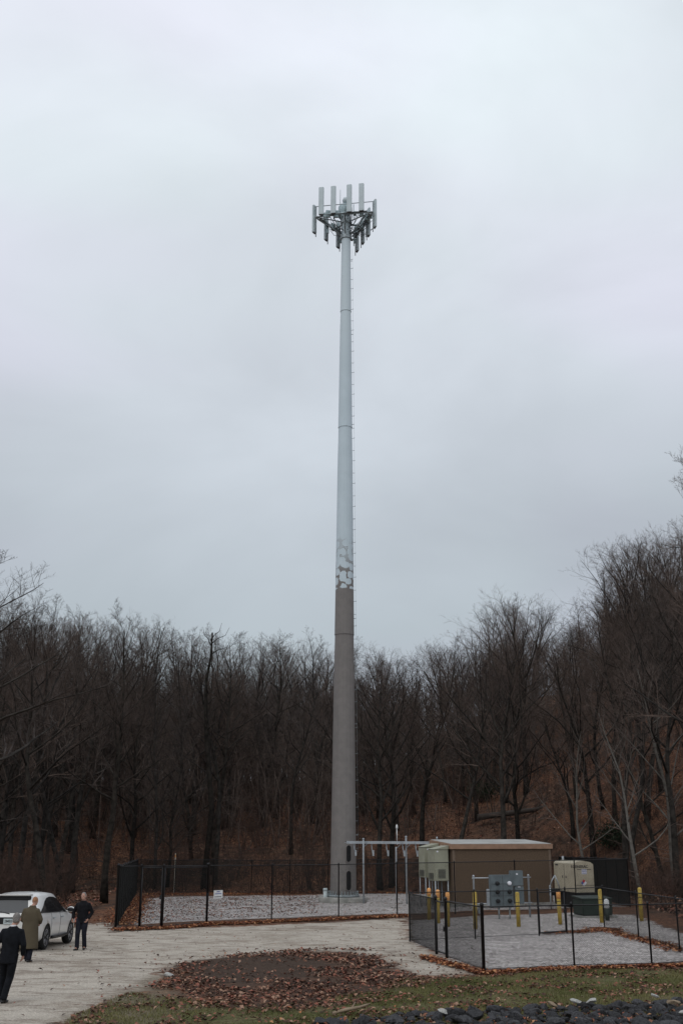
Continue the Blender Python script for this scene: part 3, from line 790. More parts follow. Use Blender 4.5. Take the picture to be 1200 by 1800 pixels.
shrub(1080, 86, 2.2, 'dark green shrub between the two pale barked trees', 2)
shrub(845, 112, 3.0, 'dark evergreen shrub on the slope above the shelter roof', 3)
# fallen log
p = at(905, 103); b_ = MB(); b_.tube([(-3.5, 0, .2), (-1, .2, .5), (2, .1, .9), (4.5, 0, 1.6)], [.28, .25, .2, .12], 8); b_.tube([(2, .1, .9), (3, .2, 2.0)], [.08, .03], 5)
tag(b_.build('fallen_log', M['log'], None, p, .1), 'fallen dead log lying on the slope above the shelter', 'log')
# survey stake
p = at(306, 88); b_ = MB(); b_.box((0, 0, 1.35), (.05, .03, 3.1)); t = thing('marker_stake', 'thin pale wooden stake standing behind the left gate of the tall fence', 'stake', p); b_.build('shaft', M['stake'], t)
b_ = MB(); b_.box((0, -.003, 2.7), (.056, .042, .18)); b_.build('painted_tip', M['orange'], t)

# ------------------------------------------------------------------ chain-link fences
def fabric(Lw, h, name='mesh_panel', wire=.0022, sp_=.062):
    b_ = MB(); V = b_.v
    nseg = int(h / sp_ * 1.0); dz = h / nseg; step = sp_
    def ribbon(p, q):
        d = (q - p).normalized(); w_ = Vector((-d.z, 0, d.x)) * wire; n = len(V)
        V.extend((p - w_, p + w_, q + w_, q - w_)); b_.face((n, n + 1, n + 2, n + 3))
        w2 = Vector((0, wire, 0)); n = len(V); V.extend((p - w2, p + w2, q + w2, q - w2)); b_.face((n, n + 1, n + 2, n + 3))
    # two families of long diagonals form the diamonds (45 degrees)
    k = -h
    while k < Lw:
        for sgn in (1, -1):
            x0, z0, x1, z1 = k, 0.0, k + h, h
            if x0 < 0: z0 = -x0; x0 = 0
            if x1 > Lw: z1 -= (x1 - Lw); x1 = Lw
            if x1 - x0 > .02:
                if sgn < 0: z0, z1 = h - z0, h - z1
                ribbon(Vector((x0, 0, z0)), Vector((x1, 0, z1)))
        k += step
    return b_.mesh(name, M['mesh'])
def post_mesh(h, r):
    b_ = MB(); b_.lathe([(r, -.3), (r, h), (r * 1.25, h + .005), (r * 1.2, h + .05), (r * .5, h + .085)], 10); return b_.mesh('post', M['blackiron'])
def fence_run(root, pts, h, r=.03, wide=(), skip_post=(), wire=.0042, sp_=.062, bottom=False, skip_mesh=()):
    """pts: world post bases"""
    me_cache = {}
    pm = post_mesh(h, r); pw = post_mesh(h + .03, r * 1.7)
    for i, p in enumerate(pts):
        if i in skip_post: continue
        o = bpy.data.objects.new('post', pw if i in wide else pm); COL.objects.link(o); o.parent = root; o.location = p - root.location
    for i in range(len(pts) - 1):
        rail = MB()
        a, b_ = pts[i] - root.location, pts[i + 1] - root.location; d = b_ - a
        rail.tube([a + Vector((0, 0, h)), b_ + Vector((0, 0, h))], r * .72, 6)
        rail.build('top_rail', M['blackiron'], root)
        rail = MB(); rail.tube([a + Vector((0, 0, .06)), b_ + Vector((0, 0, .06))], .008, 4); rail.build('tension_wire', M['blackiron'], root)
        if i in skip_mesh: continue
        Lw = math.hypot(d.x, d.y); key = round(Lw, 1)
        if key not in me_cache: me_cache[key] = (fabric(Lw, h - .07, wire=wire, sp_=sp_), Lw)
        m_, L0 = me_cache[key]
        o = bpy.data.objects.new('mesh_panel', m_); COL.objects.link(o); o.parent = root; o.location = a + Vector((0, -.0, .05)); o.scale.x = Lw / L0
        o.rotation_euler = (0, -math.atan2(d.z, Lw), math.atan2(d.y, d.x))
def seg(a, b_, n): return [Vector((*(a.lerp(b_, i / n))[:2], 0)) for i in range(n + 1)]
def grounded(l): return [Vector((p.x, p.y, gz(p.x, p.y))) for p in l]

def gate(root, a, b_, h, name='gate'):
    """swing gate leaf as a part of its fence: frame with mesh and drop bolt"""
    a = a - root.location; b_ = b_ - root.location; d = (b_ - a); Lw = math.hypot(d.x, d.y) - .1; ang = math.atan2(d.y, d.x)
    f = MB(); r = .024
    for x in (0, Lw): f.tube([(x, 0, .08), (x, 0, h - .05)], r, 8)
    for z in (.1, h - .06): f.tube([(0, 0, z), (Lw, 0, z)], r, 8)
    f.box((Lw - .02, -.03, h * .5), (.10, .08, .14))
    g = f.build(name, M['blackiron'], root, a + d.normalized() * .05, ang); g.rotation_euler = (0, -math.atan2(d.z, Lw), ang)
    o = bpy.data.objects.new('gate_mesh', fabric(Lw, h - .16)); COL.objects.link(o); o.parent = g; o.location = (0, 0, .1)

# tall fence round the tower
Ac = gp(203, 1634)
front_px = [(203, 1634), (244, 1633), (284, 1633), (363, 1625), (477, 1620), (595, 1615), (698, 1611)]
front = [gp(*p) for p in front_px]
fr2 = [at(800, front[-1].y + 1.3), at(907, front[-1].y + 2.7), at(1013, front[-1].y + 4.2), at(1107, front[-1].y + 5.6)]
front += fr2
root = thing('chain_link_fence', 'tall black chain link fence enclosing the tower, shelter and generator', 'fence', Ac)
HT = 2.42
fence_run(root, front, HT, wide=(0, 3), skip_mesh=(1, 2), wire=.0018)
gate(root, front[1], front[2], HT); gate(root, front[2], front[3], HT)
BL = at(240, 85); BR = at(985, 84)
left = grounded(seg(Ac, BL, 13)); fence_run(root, left, HT, skip_post=(0,), wire=.0034)
back = grounded(seg(BL, BR, 11)); fence_run(root, back, HT, skip_post=(0,), wire=.0062)
right_ = grounded(seg(front[-1], BR, 8)); fence_run(root, right_, HT, skip_post=(0, 8), wire=.0044)
# short fence round the right-hand compound
HS = 1.60
c0 = gp(850, 1708); cl = gp(720, 1655)
g1 = gp(785, 1684); g2 = gp(767, 1677)
root2 = thing('chain_link_fence', 'short black chain link fence round the empty gravel compound at the right', 'fence', c0)
ext = gp(1145, 1697); dirv = (ext - gp(1009, 1700)); nxt = grounded([ext + dirv.normalized() * 2.45, ext + dirv.normalized() * 4.9])
fence_run(root2, [c0, gp(1009, 1700), ext] + nxt, HS, r=.027, wide=(0,), wire=.0017, sp_=.055)
fence_run(root2, [cl, g2], HS, r=.027, wire=.0026, sp_=.055, wide=(1,)); fence_run(root2, [g1, c0], HS, r=.027, wire=.0026, sp_=.055, skip_post=(1,), wide=(0,))
gate(root2, g2, g1, HS)
bk = [cl, at(835, 0 + gp(835, 1650).y), gp(947, 1645), gp(996, 1641), gp(1062, 1634)]
fence_run(root2, bk, HS + .02, r=.027, wire=.0017, sp_=.055, skip_post=(0,), skip_mesh=(2,))
gate(root2, bk[2], bk[3], HS)
rs = [bk[-1], gp(1122, 1652), gp(1194, 1673), gp(1272, 1698)]
fence_run(root2, rs, HS, r=.027, wire=.0017, sp_=.055, skip_post=(0,))
# sign on the fence
sp0 = front[3].lerp(front[4], .155); dd = front[4] - front[3]; ang = math.atan2(dd.y, dd.x)
t = thing('warning_sign', 'small white notice sign hung on the tall fence beside the gate', 'sign', sp0 + Vector((0, 0, 0)), ang)
b_ = MB(); b_.box((0, -.03, 1.22), (.46, .012, .34)); b_.build('sign_panel', M['whitepaint'], t)
b_ = MB(); b_.box((.0, -.038, 1.33), (.16, .004, .035)); b_.box((.0, -.038, 1.245), (.34, .004, .03)); b_.build('lettering', M['decalblue'], t)
b_ = MB()
for x in (-.16, -.1, -.04, .02, .08, .14): b_.box((x, -.038, 1.12), (.045, .004, .035))
b_.build('lettering', M['decaldark'], t)

# ------------------------------------------------------------------ the tower
TD = 72.0
tb = at(603, TD); TX = tb.x; TZ = tb.z
tower = thing('cell_tower', 'very tall tapering steel pole, grey brown below, pale blue above, antennas on top', 'tower', tb)
tower.rotation_euler.y = .0050
def tr_(z): return max(.30, (1.66 - .0212 * z) / 2)     # radius at height z above base
pm = bpy.data.materials.new('tower_paint'); pm.use_nodes = True
N = pm.node_tree.nodes; L = pm.node_tree.links; b = N['Principled BSDF']; b.inputs['Roughness'].default_value = .55; b.inputs['Specular IOR Level'].default_value = .35
tc = N.new('ShaderNodeTexCoord'); sxyz = N.new('ShaderNodeSeparateXYZ'); L.new(tc.outputs['Object'], sxyz.inputs['Vector'])
zB = zat(1037, TD) - TZ; zT = zat(952, TD) - TZ
nzd = N.new('ShaderNodeTexNoise'); nzd.inputs['Scale'].default_value = 2.0; nzd.inputs['Detail'].default_value = 2; L.new(tc.outputs['Object'], nzd.inputs['Vector'])
dv = N.new('ShaderNodeVectorMath'); dv.operation = 'SCALE'; dv.inputs['Scale'].default_value = .30; L.new(nzd.outputs['Color'], dv.inputs[0])
da = N.new('ShaderNodeVectorMath'); da.operation = 'ADD'; L.new(tc.outputs['Object'], da.inputs[0]); L.new(dv.outputs[0], da.inputs[1])
ang_ = math_('MULTIPLY', math_('ARCTAN2', sxyz.outputs['Y'], sxyz.outputs['X']), .62)
cyl = N.new('ShaderNodeCombineXYZ'); L.new(ang_, cyl.inputs['X']); L.new(sxyz.outputs['Z'], cyl.inputs['Y'])
dv2 = N.new('ShaderNodeVectorMath'); dv2.operation = 'SCALE'; dv2.inputs['Scale'].default_value = .34; L.new(nzd.outputs['Color'], dv2.inputs[0])
da2 = N.new('ShaderNodeVectorMath'); da2.operation = 'ADD'; L.new(cyl.outputs[0], da2.inputs[0]); L.new(dv2.outputs[0], da2.inputs[1])
vo = N.new('ShaderNodeTexVoronoi'); vo.voronoi_dimensions = '2D'; vo.feature = 'F1'; vo.inputs['Scale'].default_value = 1.95; vo.inputs['Randomness'].default_value = .55; L.new(da2.outputs[0], vo.inputs['Vector'])
rad_ = mrange(sxyz.outputs['Z'], zB, zT, .47, .56)
dif = math_('SUBTRACT', rad_, vo.outputs['Distance'])
pale_f = mrange(math_('ADD', dif, math_('MULTIPLY', math_('SUBTRACT', noise(7, 4, .7), .5), .45)), -.05, .03)
zn = math_('ADD', sxyz.outputs['Z'], math_('MULTIPLY', noise(3.5, 3, .6), .22))
zone = mrange(zn, zB + .07, zB + .16)
wash = mrange(sxyz.outputs['Z'], zB + .9, zT - .6, .0, .72)
ring_ = mrange(math_('ABSOLUTE', math_('SUBTRACT', dif, .015)), .0, .07, 1, 0)
ring_ = math_('MULTIPLY', ring_, mrange(sxyz.outputs['Z'], zB + .8, zB + 1.6))
ring_ = math_('MULTIPLY', ring_, mrange(noise(1.4, 3, .6), .42, .62, .15, .8))
body_ = math_('MAXIMUM', pale_f, wash)
fac = math_('MULTIPLY', math_('MULTIPLY', body_, math_('SUBTRACT', 1.0, ring_)), zone)
top = mrange(sxyz.outputs['Z'], zT - .5, zT + .3)
fac = math_('MAXIMUM', fac, top)
st_n = noise(.8, 5, .6)
pale = mixc(mrange(st_n, .35, .65), (.58, .67, .715), (.54, .63, .67))
brn = mixc(mrange(noise(2.5, 6, .6), .35, .65), (.205, .188, .176), (.180, .166, .155))
upz = mrange(sxyz.outputs['Z'], 34, 42); pale = mixc(upz, pale, (.58, .66, .69))
colr = mixc(fac, brn, pale)
# yellowish primer patch
L.new(colr, b.inputs['Base Color'])
joints = [0.42, zat(1116, TD) - TZ, zat(752, TD) - TZ, zat(548, TD) - TZ, 49.0]
for i in range(4):
    b_ = MB(); z0, z1 = joints[i], joints[i + 1]
    pr = [(tr_(z0) + (.0 if i == 0 else .004), z0)] + [(tr_(z0 + (z1 - z0) * k / 6), z0 + (z1 - z0) * k / 6) for k in range(1, 6)] + [(tr_(z1) - (.022 if i < 3 else 0), z1 + (.0 if i < 3 else 0))]
    b_.lathe(pr, 18, smooth=False); b_.build('shaft_section', pm, tower)
    if i:
        b_ = MB(); b_.lathe([(tr_(z0) + .012, z0 - .02), (tr_(z0) + .012, z0 + .035)], 18, smooth=False); b_.build('joint_collar', pm, tower)
b_ = MB(); b_.lathe([(1.02, .30), (1.02, .40), (.98, .42), (.84, .421)], 36, cap=True); b_.build('base_plate', M['galvdark'], tower)
bo = MB(); bo.lathe([(.028, .40), (.028, .62), (.022, .64)], 8); bo.lathe([(.05, .44), (.05, .50)], 6); bm0 = bo.mesh('anchor_bolt', M['galvdark'])
for k in range(30):
    a = 2 * math.pi * k / 30; o = bpy.data.objects.new('anchor_bolt', bm0); COL.objects.link(o); o.parent = tower; o.location = (math.cos(a) * .93, math.sin(a) * .93, 0)
b_ = MB(); b_.lathe([(1.55, -.4), (1.55, .24), (1.50, .29)], 40); b_.build('concrete_foundation', M['concrete'], tower)
for zc_, hh, a in ((zat(1500, TD) - TZ, 1.0, R(-67)), (zat(1547, TD) - TZ, 1.15, R(-67))):      # cable ports
    rr = tr_(zc_); b_ = MB(); rot = Matrix.Rotation(a + R(90), 3, 'Z')
    pl = []
    for k in range(24):
        t_ = 2 * math.pi * k / 24; pl.append((math.cos(t_) * .17, (.5 * hh - .17) * (1 if math.sin(t_) > 0 else -1) + math.sin(t_) * .17))
    c_ = Vector((math.cos(a), math.sin(a), 0)); u_ = Vector((-math.sin(a), math.cos(a), 0))
    def ring(off, k_): return [c_ * (rr + off) + u_ * (x * k_) + Vector((0, 0, zc_ + z * (1 if k_ < 1.01 else 1.06))) for x, z in pl]
    rings = [ring(-.1, 1.18), ring(.07, 1.18), ring(.07, .95), ring(.035, .95)]; n0 = len(b_.v)
    for r_ in rings: b_.v += r_
    for j in range(3):
        for k in range(24):
            a0 = n0 + j * 24 + k; b0 = n0 + j * 24 + (k + 1) % 24; b_.face((a0, b0, b0 + 24, a0 + 24))
    b_.cur = 1; b_.face(tuple(n0 + 72 + k for k in range(24)))
    b_.build('cable_port', [pm, M['blackplastic']], tower)
# step pegs and safety cable on the right-hand side
peg = MB(); peg.tube([(0, 0, 0), (.18, 0, 0)], .014, 6); peg.tube([(.18, 0, -.0), (.18, 0, .05)], .014, 6); pegm = peg.mesh('step_peg', M['galvdark'])
z = 3.2; k = 0
while z < 45.5:
    a = R(-8 if k % 2 else 14); o = bpy.data.objects.new('step_peg', pegm); COL.objects.link(o); o.parent = tower
    o.location = (math.cos(a) * (tr_(z) - .02), math.sin(a) * (tr_(z) - .02), z); o.rotation_euler.z = a; z += .84; k += 1
b_ = MB(); pts = [(math.cos(R(2)) * (tr_(z) + .13), -.02, z) for z in (3, 12, 20, 30, 40, 46)]; b_.tube(pts, .006, 5)
b_.build('safety_cable', M['galv'], tower)
b_ = MB()
for z in (4, 11, 18, 25, 32, 39, 45): b_.tube([(tr_(z) - .02, -.02, z), (tr_(z) + .14, -.02, z)], .02, 6)
b_.build('cable_bracket', M['galvdark'], tower)
# antenna mount
ZP = zat(373.5, 70.6) - TZ
th = R(-10) + math.pi * 0
def tri(ang_deg, rad): a = R(ang_deg) + th; return Vector((math.cos(a) * rad, math.sin(a) * rad, 0))
RT = 2.52
corners = [tri(210, RT), tri(330, RT), tri(90, RT)]       # front-left, front-right, back
shift = Vector((.05, 0.1, 0)); corners = [c + shift for c in corners]
fr = MB()
for i in range(3):
    a, c_ = corners[i], corners[(i + 1) % 3]
    fr.tube([a + Vector((0, 0, ZP)), c_ + Vector((0, 0, ZP))], .055, 8)
    fr.box((a + c_) / 2 + Vector((0, 0, ZP + .05)), ((c_ - a).length * .8, .32, .03), Matrix.Rotation(math.atan2((c_ - a).y, (c_ - a).x), 3, 'Z'))
fr.build('platform_frame', M['galvdark'], tower)
hr = MB(); a, c_ = corners[0], corners[1]; hr.tube([a + Vector((-.1, .2, ZP + 1.0)), c_ + Vector((.1, .2, ZP + 1.0))], .03, 6)
hr.build('handrail', M['galv'], tower)
for i in range(3):
    a = corners[i]; mid = (corners[i] + corners[(i + 1) % 3]) / 2
    ar = MB(); u = mid.normalized(); rr = tr_(ZP)
    ar.tube([u * (rr - .05) + Vector((0, 0, ZP - .02)), mid + Vector((0, 0, ZP - .02))], .06, 8)
    ar.tube([u * (rr - .05) + Vector((0, 0, ZP - 1.25)), mid + Vector((0, 0, ZP - .1))], .045, 6)
    ar.build('support_arm', M['galvdark'], tower)
    ar = MB(); u = a.normalized()
    ar.tube([u * (rr - .05) + Vector((0, 0, ZP)), a + Vector((0, 0, ZP))], .045, 8)
    ar.tube([u * (rr - .05) + Vector((0, 0, ZP - 1.35)), a * .72 + Vector((0, 0, ZP - .05))], .045, 6)
    for s_ in (-1, 1):
        q = a.lerp(mid, .5) if s_ > 0 else a.lerp((corners[i] + corners[i - 1]) / 2, .5)
        ar.tube([u * (rr * .9) + Vector((0, 0, ZP - 1.1)), q + Vector((0, 0, ZP - .03))], .032, 6)
    ar.build('brace', M['galvdark'], tower)
for z, h in ((ZP - 1.45, .28), (ZP - .15, .32)):
    b_ = MB(); b_.lathe([(tr_(z) + .02, z), (tr_(z) + .10, z + .02), (tr_(z) + .10, z + h), (tr_(z) + .02, z + h + .02)], 12, smooth=False); b_.build('ring_mount', M['galvdark'], tower)
# panel antennas, four to a face
an = MB(); an.bbox((0, 0, 0), (.38, .17, 2.32), .03); anm = an.mesh('panel_antenna', M['antenna'])
en = MB(); en.box((0, 0, -1.165), (.27, .11, .05))
for q in (-.08, 0, .08): en.lathe([(.018, -1.25), (.018, -1.18)], 8, (q, 0, 0))
enm = en.mesh('end_cap', M['antenna_end'])
mp_ = MB(); mp_.tube([(0, .16, -1.55), (0, .16, 1.0)], .032, 8); mp_.box((0, .09, .75), (.08, .16, .06)); mp_.box((0, .09, -.8), (.08, .16, .06)); mpm = mp_.mesh('mounting_pipe', M['galvdark'])
faces_ = [(corners[0], corners[1], [(.115), (.325), (.60), (.81)], 1.17, 0), (corners[2], corners[0], [.06, .33, .65, .96], -.02, 1), (corners[1], corners[2], [.04, .33, .60, .88], -.02, 2)]
for a, c_, ts, dz, fi in faces_:
    d = (c_ - a); ang = math.atan2(d.y, d.x); nrm = Vector((d.y, -d.x, 0)).normalized()
    for t_ in ts:
        p = a.lerp(c_, t_) + nrm * .22 + Vector((0, 0, ZP + dz))
        for nm, me_ in (('panel_antenna', anm),):
            o = bpy.data.objects.new(nm, me_); COL.objects.link(o); o.parent = tower; o.location = p; o.rotation_euler.z = ang
        for nm, me_ in (('end_cap', enm), ('mounting_pipe', mpm)):
            q = bpy.data.objects.new(nm, me_); COL.objects.link(q); q.parent = o
# radio units and amplifiers behind the antennas
ru = MB(); ru.bbox((0, 0, 0), (.34, .2, .55), .02)
for q in range(6): ru.box((-.14 + q * .056, -.115, 0), (.012, .04, .46))
rum = ru.mesh('radio_unit', M['radio'])
for x, y, z_, a in ((-1.35, -.9, .28, .3), (-.75, -1.0, .2, .1), (1.15, -.95, .35, -.1), (1.55, -.55, .25, .4), (-1.0, .3, -.1, 1.2), (-.6, 1.0, .2, 2.1), (.8, 1.0, .1, -2.0), (1.2, .3, 0, -1.2), (-.1, -1.05, .45, 0)):
    o = bpy.data.objects.new('radio_unit', rum); COL.objects.link(o); o.parent = tower; o.location = (x, y, ZP + z_ - .1); o.rotation_euler.z = a + th
b_ = MB(); zt = 49.0
b_.lathe([(.44, zt - .3), (.46, zt + .02), (.46, zt + .50), (.38, zt + .68), (.18, zt + .76)], 20, (-.14, 0, 0)); b_.build('top_housing', M['radio'], tower)
b_ = MB(); b_.ellipsoid((-.02, 0, zt + 1.12), (.27, .27, .30)); b_.lathe([(.12, zt + .70), (.12, zt + .95)], 10, (-.02, 0, 0)); b_.build('radome', M['antenna'], tower)
b_ = MB(); b_.tube([(-.45, -.1, zt), (-.45, -.1, zt + 1.0), (-.45, -.1, zt + 2.0)], [.035, .028, .018], 6); b_.build('lightning_rod', M['galvdark'], tower)
for k, (x, y, z_) in enumerate(((-1.7, -1.0, .5), (-.35, -1.15, .5), (.55, -1.15, .55), (1.75, -.7, .6), (-1.5, .1, -.2), (1.5, .2, -.2), (-.5, 1.5, -.2), (.6, 1.5, -.2))):
    b_ = MB(); b_.tube([(x, y, ZP + z_ - .9), (x, y, ZP + z_ + .3)], .035, 6); b_.bbox((x + .1, y + .05, ZP + z_ - .45), (.22, .14, .36), .02); b_.build('tower_amplifier', M['radio'], tower)
b_ = MB()                        # looping feed cables round the mount
r_ = random.Random(3)
for k in range(34):
    a = r_.uniform(0, 6.28); rr = tr_(ZP) + .03; c_ = Vector((math.cos(a), math.sin(a), 0)); e_ = r_.uniform(1.0, 2.1)
    p0 = c_ * rr + Vector((0, 0, ZP - r_.uniform(.3, 1.1))); p3 = c_ * e_ + Vector((r_.uniform(-.4, .4), r_.uniform(-.4, .4), ZP + r_.uniform(-.3, .3)))
    m_ = (p0 + p3) / 2 + Vector((0, 0, -r_.uniform(.1, .6)))
    b_.tube([p0, p0.lerp(m_, .55) + Vector((0, 0, -.08)), m_, m_.lerp(p3, .6) + Vector((0, 0, -.03)), p3], .018, 5)
for k in range(10):
    a = k * .628; c_ = Vector((math.cos(a), math.sin(a), 0)); b_.tube([c_ * (tr_(ZP) + .05) + Vector((0, 0, ZP - .1)), c_ * (tr_(ZP) + .12) + Vector((0, 0, ZP + .6)), c_ * .42 + Vector((0, 0, ZP + 1.3))], .025, 5)
b_.build('feed_cables', M['blackplastic'], tower)

# white pipe stub by the tower foot
p = at(571.5, 71.5); t = thing('standpipe', 'short white capped pipe standing beside the foot of the tower', 'pipe', p)
b_ = MB(); b_.lathe([(.13, -.2), (.13, .74)], 20); b_.build('pipe', M['plate'], t)
b_ = MB(); b_.lathe([(.145, .68), (.145, .80), (.11, .84)], 20); b_.build('cap', M['plate'], t)

# ------------------------------------------------------------------ cable bridge
BD = 69.0
pa = at(639, BD); pb = at(715, BD - .6); pc = at(697, BD + .8)
t = thing('cable_bridge', 'galvanised cable bridge on slim posts running from the tower to the shelter', 'cable bridge', pa)
ztr = zat(1481, BD) - pa.z
for p_, topy in ((pa, 1475), (pb, 1471)):
    h = zat(topy, p_.y) - p_.z; b_ = MB(); b_.lathe([(.055, -.3), (.055, h), (.03, h + .06)], 12); b_.lathe([(.075, h - .02), (.075, h + .04)], 12); b_.build('post', M['galv'], t, p_ - pa)
h = zat(1490, pc.y) - pc.z; b_ = MB(); b_.lathe([(.05, -.3), (.05, h), (.025, h + .05)], 12); b_.build('post', M['galv'], t, pc - pa)
x0 = at(607, BD + 1.5).x - pa.x; x1 = at(764, BD - 2).x - pa.x
def bry(x): return 1.3 - (x - x0) / (x1 - x0) * 3.0
b_ = MB()
for off in (-.22, .22): b_.box(((x0 + x1) / 2, bry((x0 + x1) / 2) + off, ztr), ((x1 - x0) * 1.12, .04, .15), Matrix.Rotation(math.atan2(-3.0, x1 - x0), 3, 'Z'))
k = x0
while k < x1: b_.box((k, bry(k), ztr), (.05, .44, .03)); k += .3
b_.build('tray', M['galv'], t)
b_ = MB()
for x in (pa.x - pa.x, pb.x - pa.x, pc.x - pa.x): b_.tube([(x, bry(x), ztr - .3), (x + .3, bry(x) - .05, ztr - .02)], .03, 6); b_.tube([(x, bry(x) - .5, ztr - .08), (x, bry(x) + .5, ztr - .08)], .03, 6)
b_.build('bracket', M['galv'], t)
for px in (624, 655, 681, 709, 731):
    x = at(px, BD).x - pa.x; y = bry(x); b_ = MB(); b_.tube([(x - .05, y, ztr - .05), (x - .02, y, ztr - .4), (x + .05, y, ztr - .75)], .035, 6); b_.box((x + .06, y, ztr - .62), (.10, .08, .34)); b_.build('cable_hanger', M['galv'], t)
b_ = MB(); xx = pc.x - pa.x; b_.tube([(xx, bry(xx), ztr), (xx, bry(xx), ztr + .85)], .025, 6); b_.lathe([(.02, ztr + .8), (.07, ztr + .84), (.06, ztr + .98), (.015, ztr + 1.06)], 12, (xx, bry(xx), 0)); b_.build('beacon', M['whitepaint'], t)
b_ = MB(); 
for q in (-.12, -.04, .04, .12): b_.tube([(x0, bry(x0) + q, ztr + .04), ((x0 + x1) / 2, bry((x0 + x1) / 2) + q, ztr + .05), (x1, bry(x1) + q, ztr + .04)], .022, 6)
b_.build('cables', M['blackplastic'], t)

# ------------------------------------------------------------------ shelter
TH = R(14)
S0 = at(797, 63.5); W, Dp = 5.95, 3.6
ztop = zat(1484, 63.5) - S0.z
t = thing('equipment_shelter', 'brown flat roofed equipment shelter with a tan roof edge', 'shelter', S0, TH)
b_ = MB(); b_.box((W / 2, Dp / 2, (ztop - .22) / 2 - .1), (W, Dp, ztop - .22 + .2)); b_.build('wall', M['shelterwall'], t)
b_ = MB()                         # mono-pitch roof slab falling to the front
ov = .10; r0 = .21
V8 = [(-ov, -ov, ztop - .26), (W + ov, -ov, ztop - .26), (W + ov, Dp + ov, ztop - .26), (-ov, Dp + ov, ztop - .26), (-ov, -ov, ztop), (W + ov, -ov, ztop), (W + ov, Dp + ov, ztop + r0), (-ov, Dp + ov, ztop + r0)]
n = len(b_.v); b_.v += [Vector(v) for v in V8]
for q in ((0, 3, 2, 1), (0, 1, 5, 4), (1, 2, 6, 5), (2, 3, 7, 6), (3, 0, 4, 7), (4, 5, 6, 7)): b_.face(tuple(n + i for i in q))
b_.build('roof', M['shelterroof'], t)
b_ = MB(); sl_ = math.atan2(r0, Dp + 2 * ov)
b_.box((W / 2, Dp / 2, ztop + r0 / 2 + .012), (W + .06, (Dp + 2 * ov) / math.cos(sl_) - .1, .02), Matrix.Rotation(sl_, 3, 'X')); b_.build('roof_deck', M['rooftop'], t)
for x_ in (.08, W - .08): b_ = MB(); b_.box((x_, -.012, ztop / 2 - .15), (.14, .03, ztop - .3)); b_.build('corner_trim', M['trim'], t)
b_ = MB(); b_.box((W / 2, Dp / 2, .05), (W + .2, Dp + .2, .22)); b_.build('foundation', M['concrete'], t)
b_ = MB(); b_.lathe([(.05, 0), (.05, .12), (.02, .15)], 10, (.1, Dp * .8, ztop + .24)); b_.build('roof_vent', M['galv'], t)
def sh(u, v): return S0 + Vector((math.cos(TH) * u - math.sin(TH) * v, math.sin(TH) * u + math.cos(TH) * v, 0))
for (v0, lab) in ((.25, 'beige air conditioner on legs against the side of the shelter, the nearer one'), (1.95, 'beige air conditioner on legs against the side of the shelter, the farther one')):
    q = sh(-.98, v0); q.z = gz(q.x, q.y); u = thing('air_conditioner', lab, 'air conditioner', q, TH, 'air conditioners beside the shelter')
    zc0 = zat(1549 if v0 < 1 else 1543, q.y) - q.z; zc1 = zat(1493 if v0 < 1 else 1489, q.y) - q.z
    w_, d_ = .84, 1.15
    b_ = MB(); b_.bbox((w_ / 2, d_ / 2, (zc0 + zc1) / 2), (w_, d_, zc1 - zc0), .03)
    n = len(b_.v); b_.v += [Vector(v) for v in ((-.04, -.04, zc1), (w_, -.04, zc1), (w_, d_ + .04, zc1), (-.04, d_ + .04, zc1), (w_, -.04, zc1 + .2), (w_, d_ + .04, zc1 + .2))]
    for f in ((0, 1, 4), (3, 5, 2), (0, 4, 5, 3), (1, 2, 5, 4), (0, 3, 2, 1)): b_.face(tuple(n + i for i in f))
    b_.build('cabinet', M['acbeige'], u)
    b_ = MB()
    for k in range(7): b_.box((w_ * .5, -.012, zc0 + .18 + k * .07), (w_ * .5, .03, .035))
    for k in range(7): b_.box((-.012, d_ * .5, zc0 + .1 + k * .05), (.03, d_ * .7, .022))
    b_.build('grille', M['grille'], u)
    for x, y in ((.05, .05), (w_ - .05, .05), (.05, d_ - .05), (w_ - .05, d_ - .05)):
        b_ = MB(); b_.tube([(x, y, -.1), (x, y, zc0 + .02)], .035, 8); b_.build('leg', M['galv'], u)
    b_ = MB(); b_.lathe([(.05, 0), (.05, .02)], 10, (w_ * .22, -.02, zc1 - .12), 'y'); b_.build('badge', M['decalwhite'], u)

# ------------------------------------------------------------------ generator
G0 = at(1013, 60.6); gz0 = G0.z
t = thing('generator', 'beige standby generator raised on a black fuel tank right of the shelter', 'generator', G0, R(15))
ztop_ = zat(1514, G0.y) - gz0; zb_ = zat(1569, G0.y) - gz0; gw, gl = 1.10, 2.5
b_ = MB(); bev = [(0, zb_), (gw, zb_), (gw, ztop_ - .16), (gw - .16, ztop_ - .05), (gw * .5, ztop_ + .02), (.16, ztop_ - .02), (0, ztop_ - .12)]
n = len(b_.v)
for y in (0, gl): b_.v += [Vector((x, y, z)) for x, z in bev]
k = len(bev); b_.face(tuple(n + i for i in range(k))); b_.face(tuple(n + k + i for i in range(k))[::-1])
for i in range(k): b_.face((n + i, n + k + i, n + k + (i + 1) % k, n + (i + 1) % k))
b_.build('enclosure', M['genbeige'], t)
b_ = MB(); b_.bbox((gw / 2, gl / 2 - .1, zb_ - .36), (gw + .1, gl + .25, .68), .03); b_.box((gw / 2, gl / 2, zb_ - .85), (gw * .8, gl * .9, .5)); b_.box((-.35, gl * .75, zb_ - .05), (.5, .35, .35)); b_.build('fuel_tank', M['blackplastic'], t)
b_ = MB(); b_.box((-.006, gl * .5, zb_ + .75), (.012, .02, 1.3)); b_.box((-.012, gl * .42, zb_ + .75), (.03, .05, .12)); b_.box((-.012, gl * .58, zb_ + .75), (.03, .05, .12))
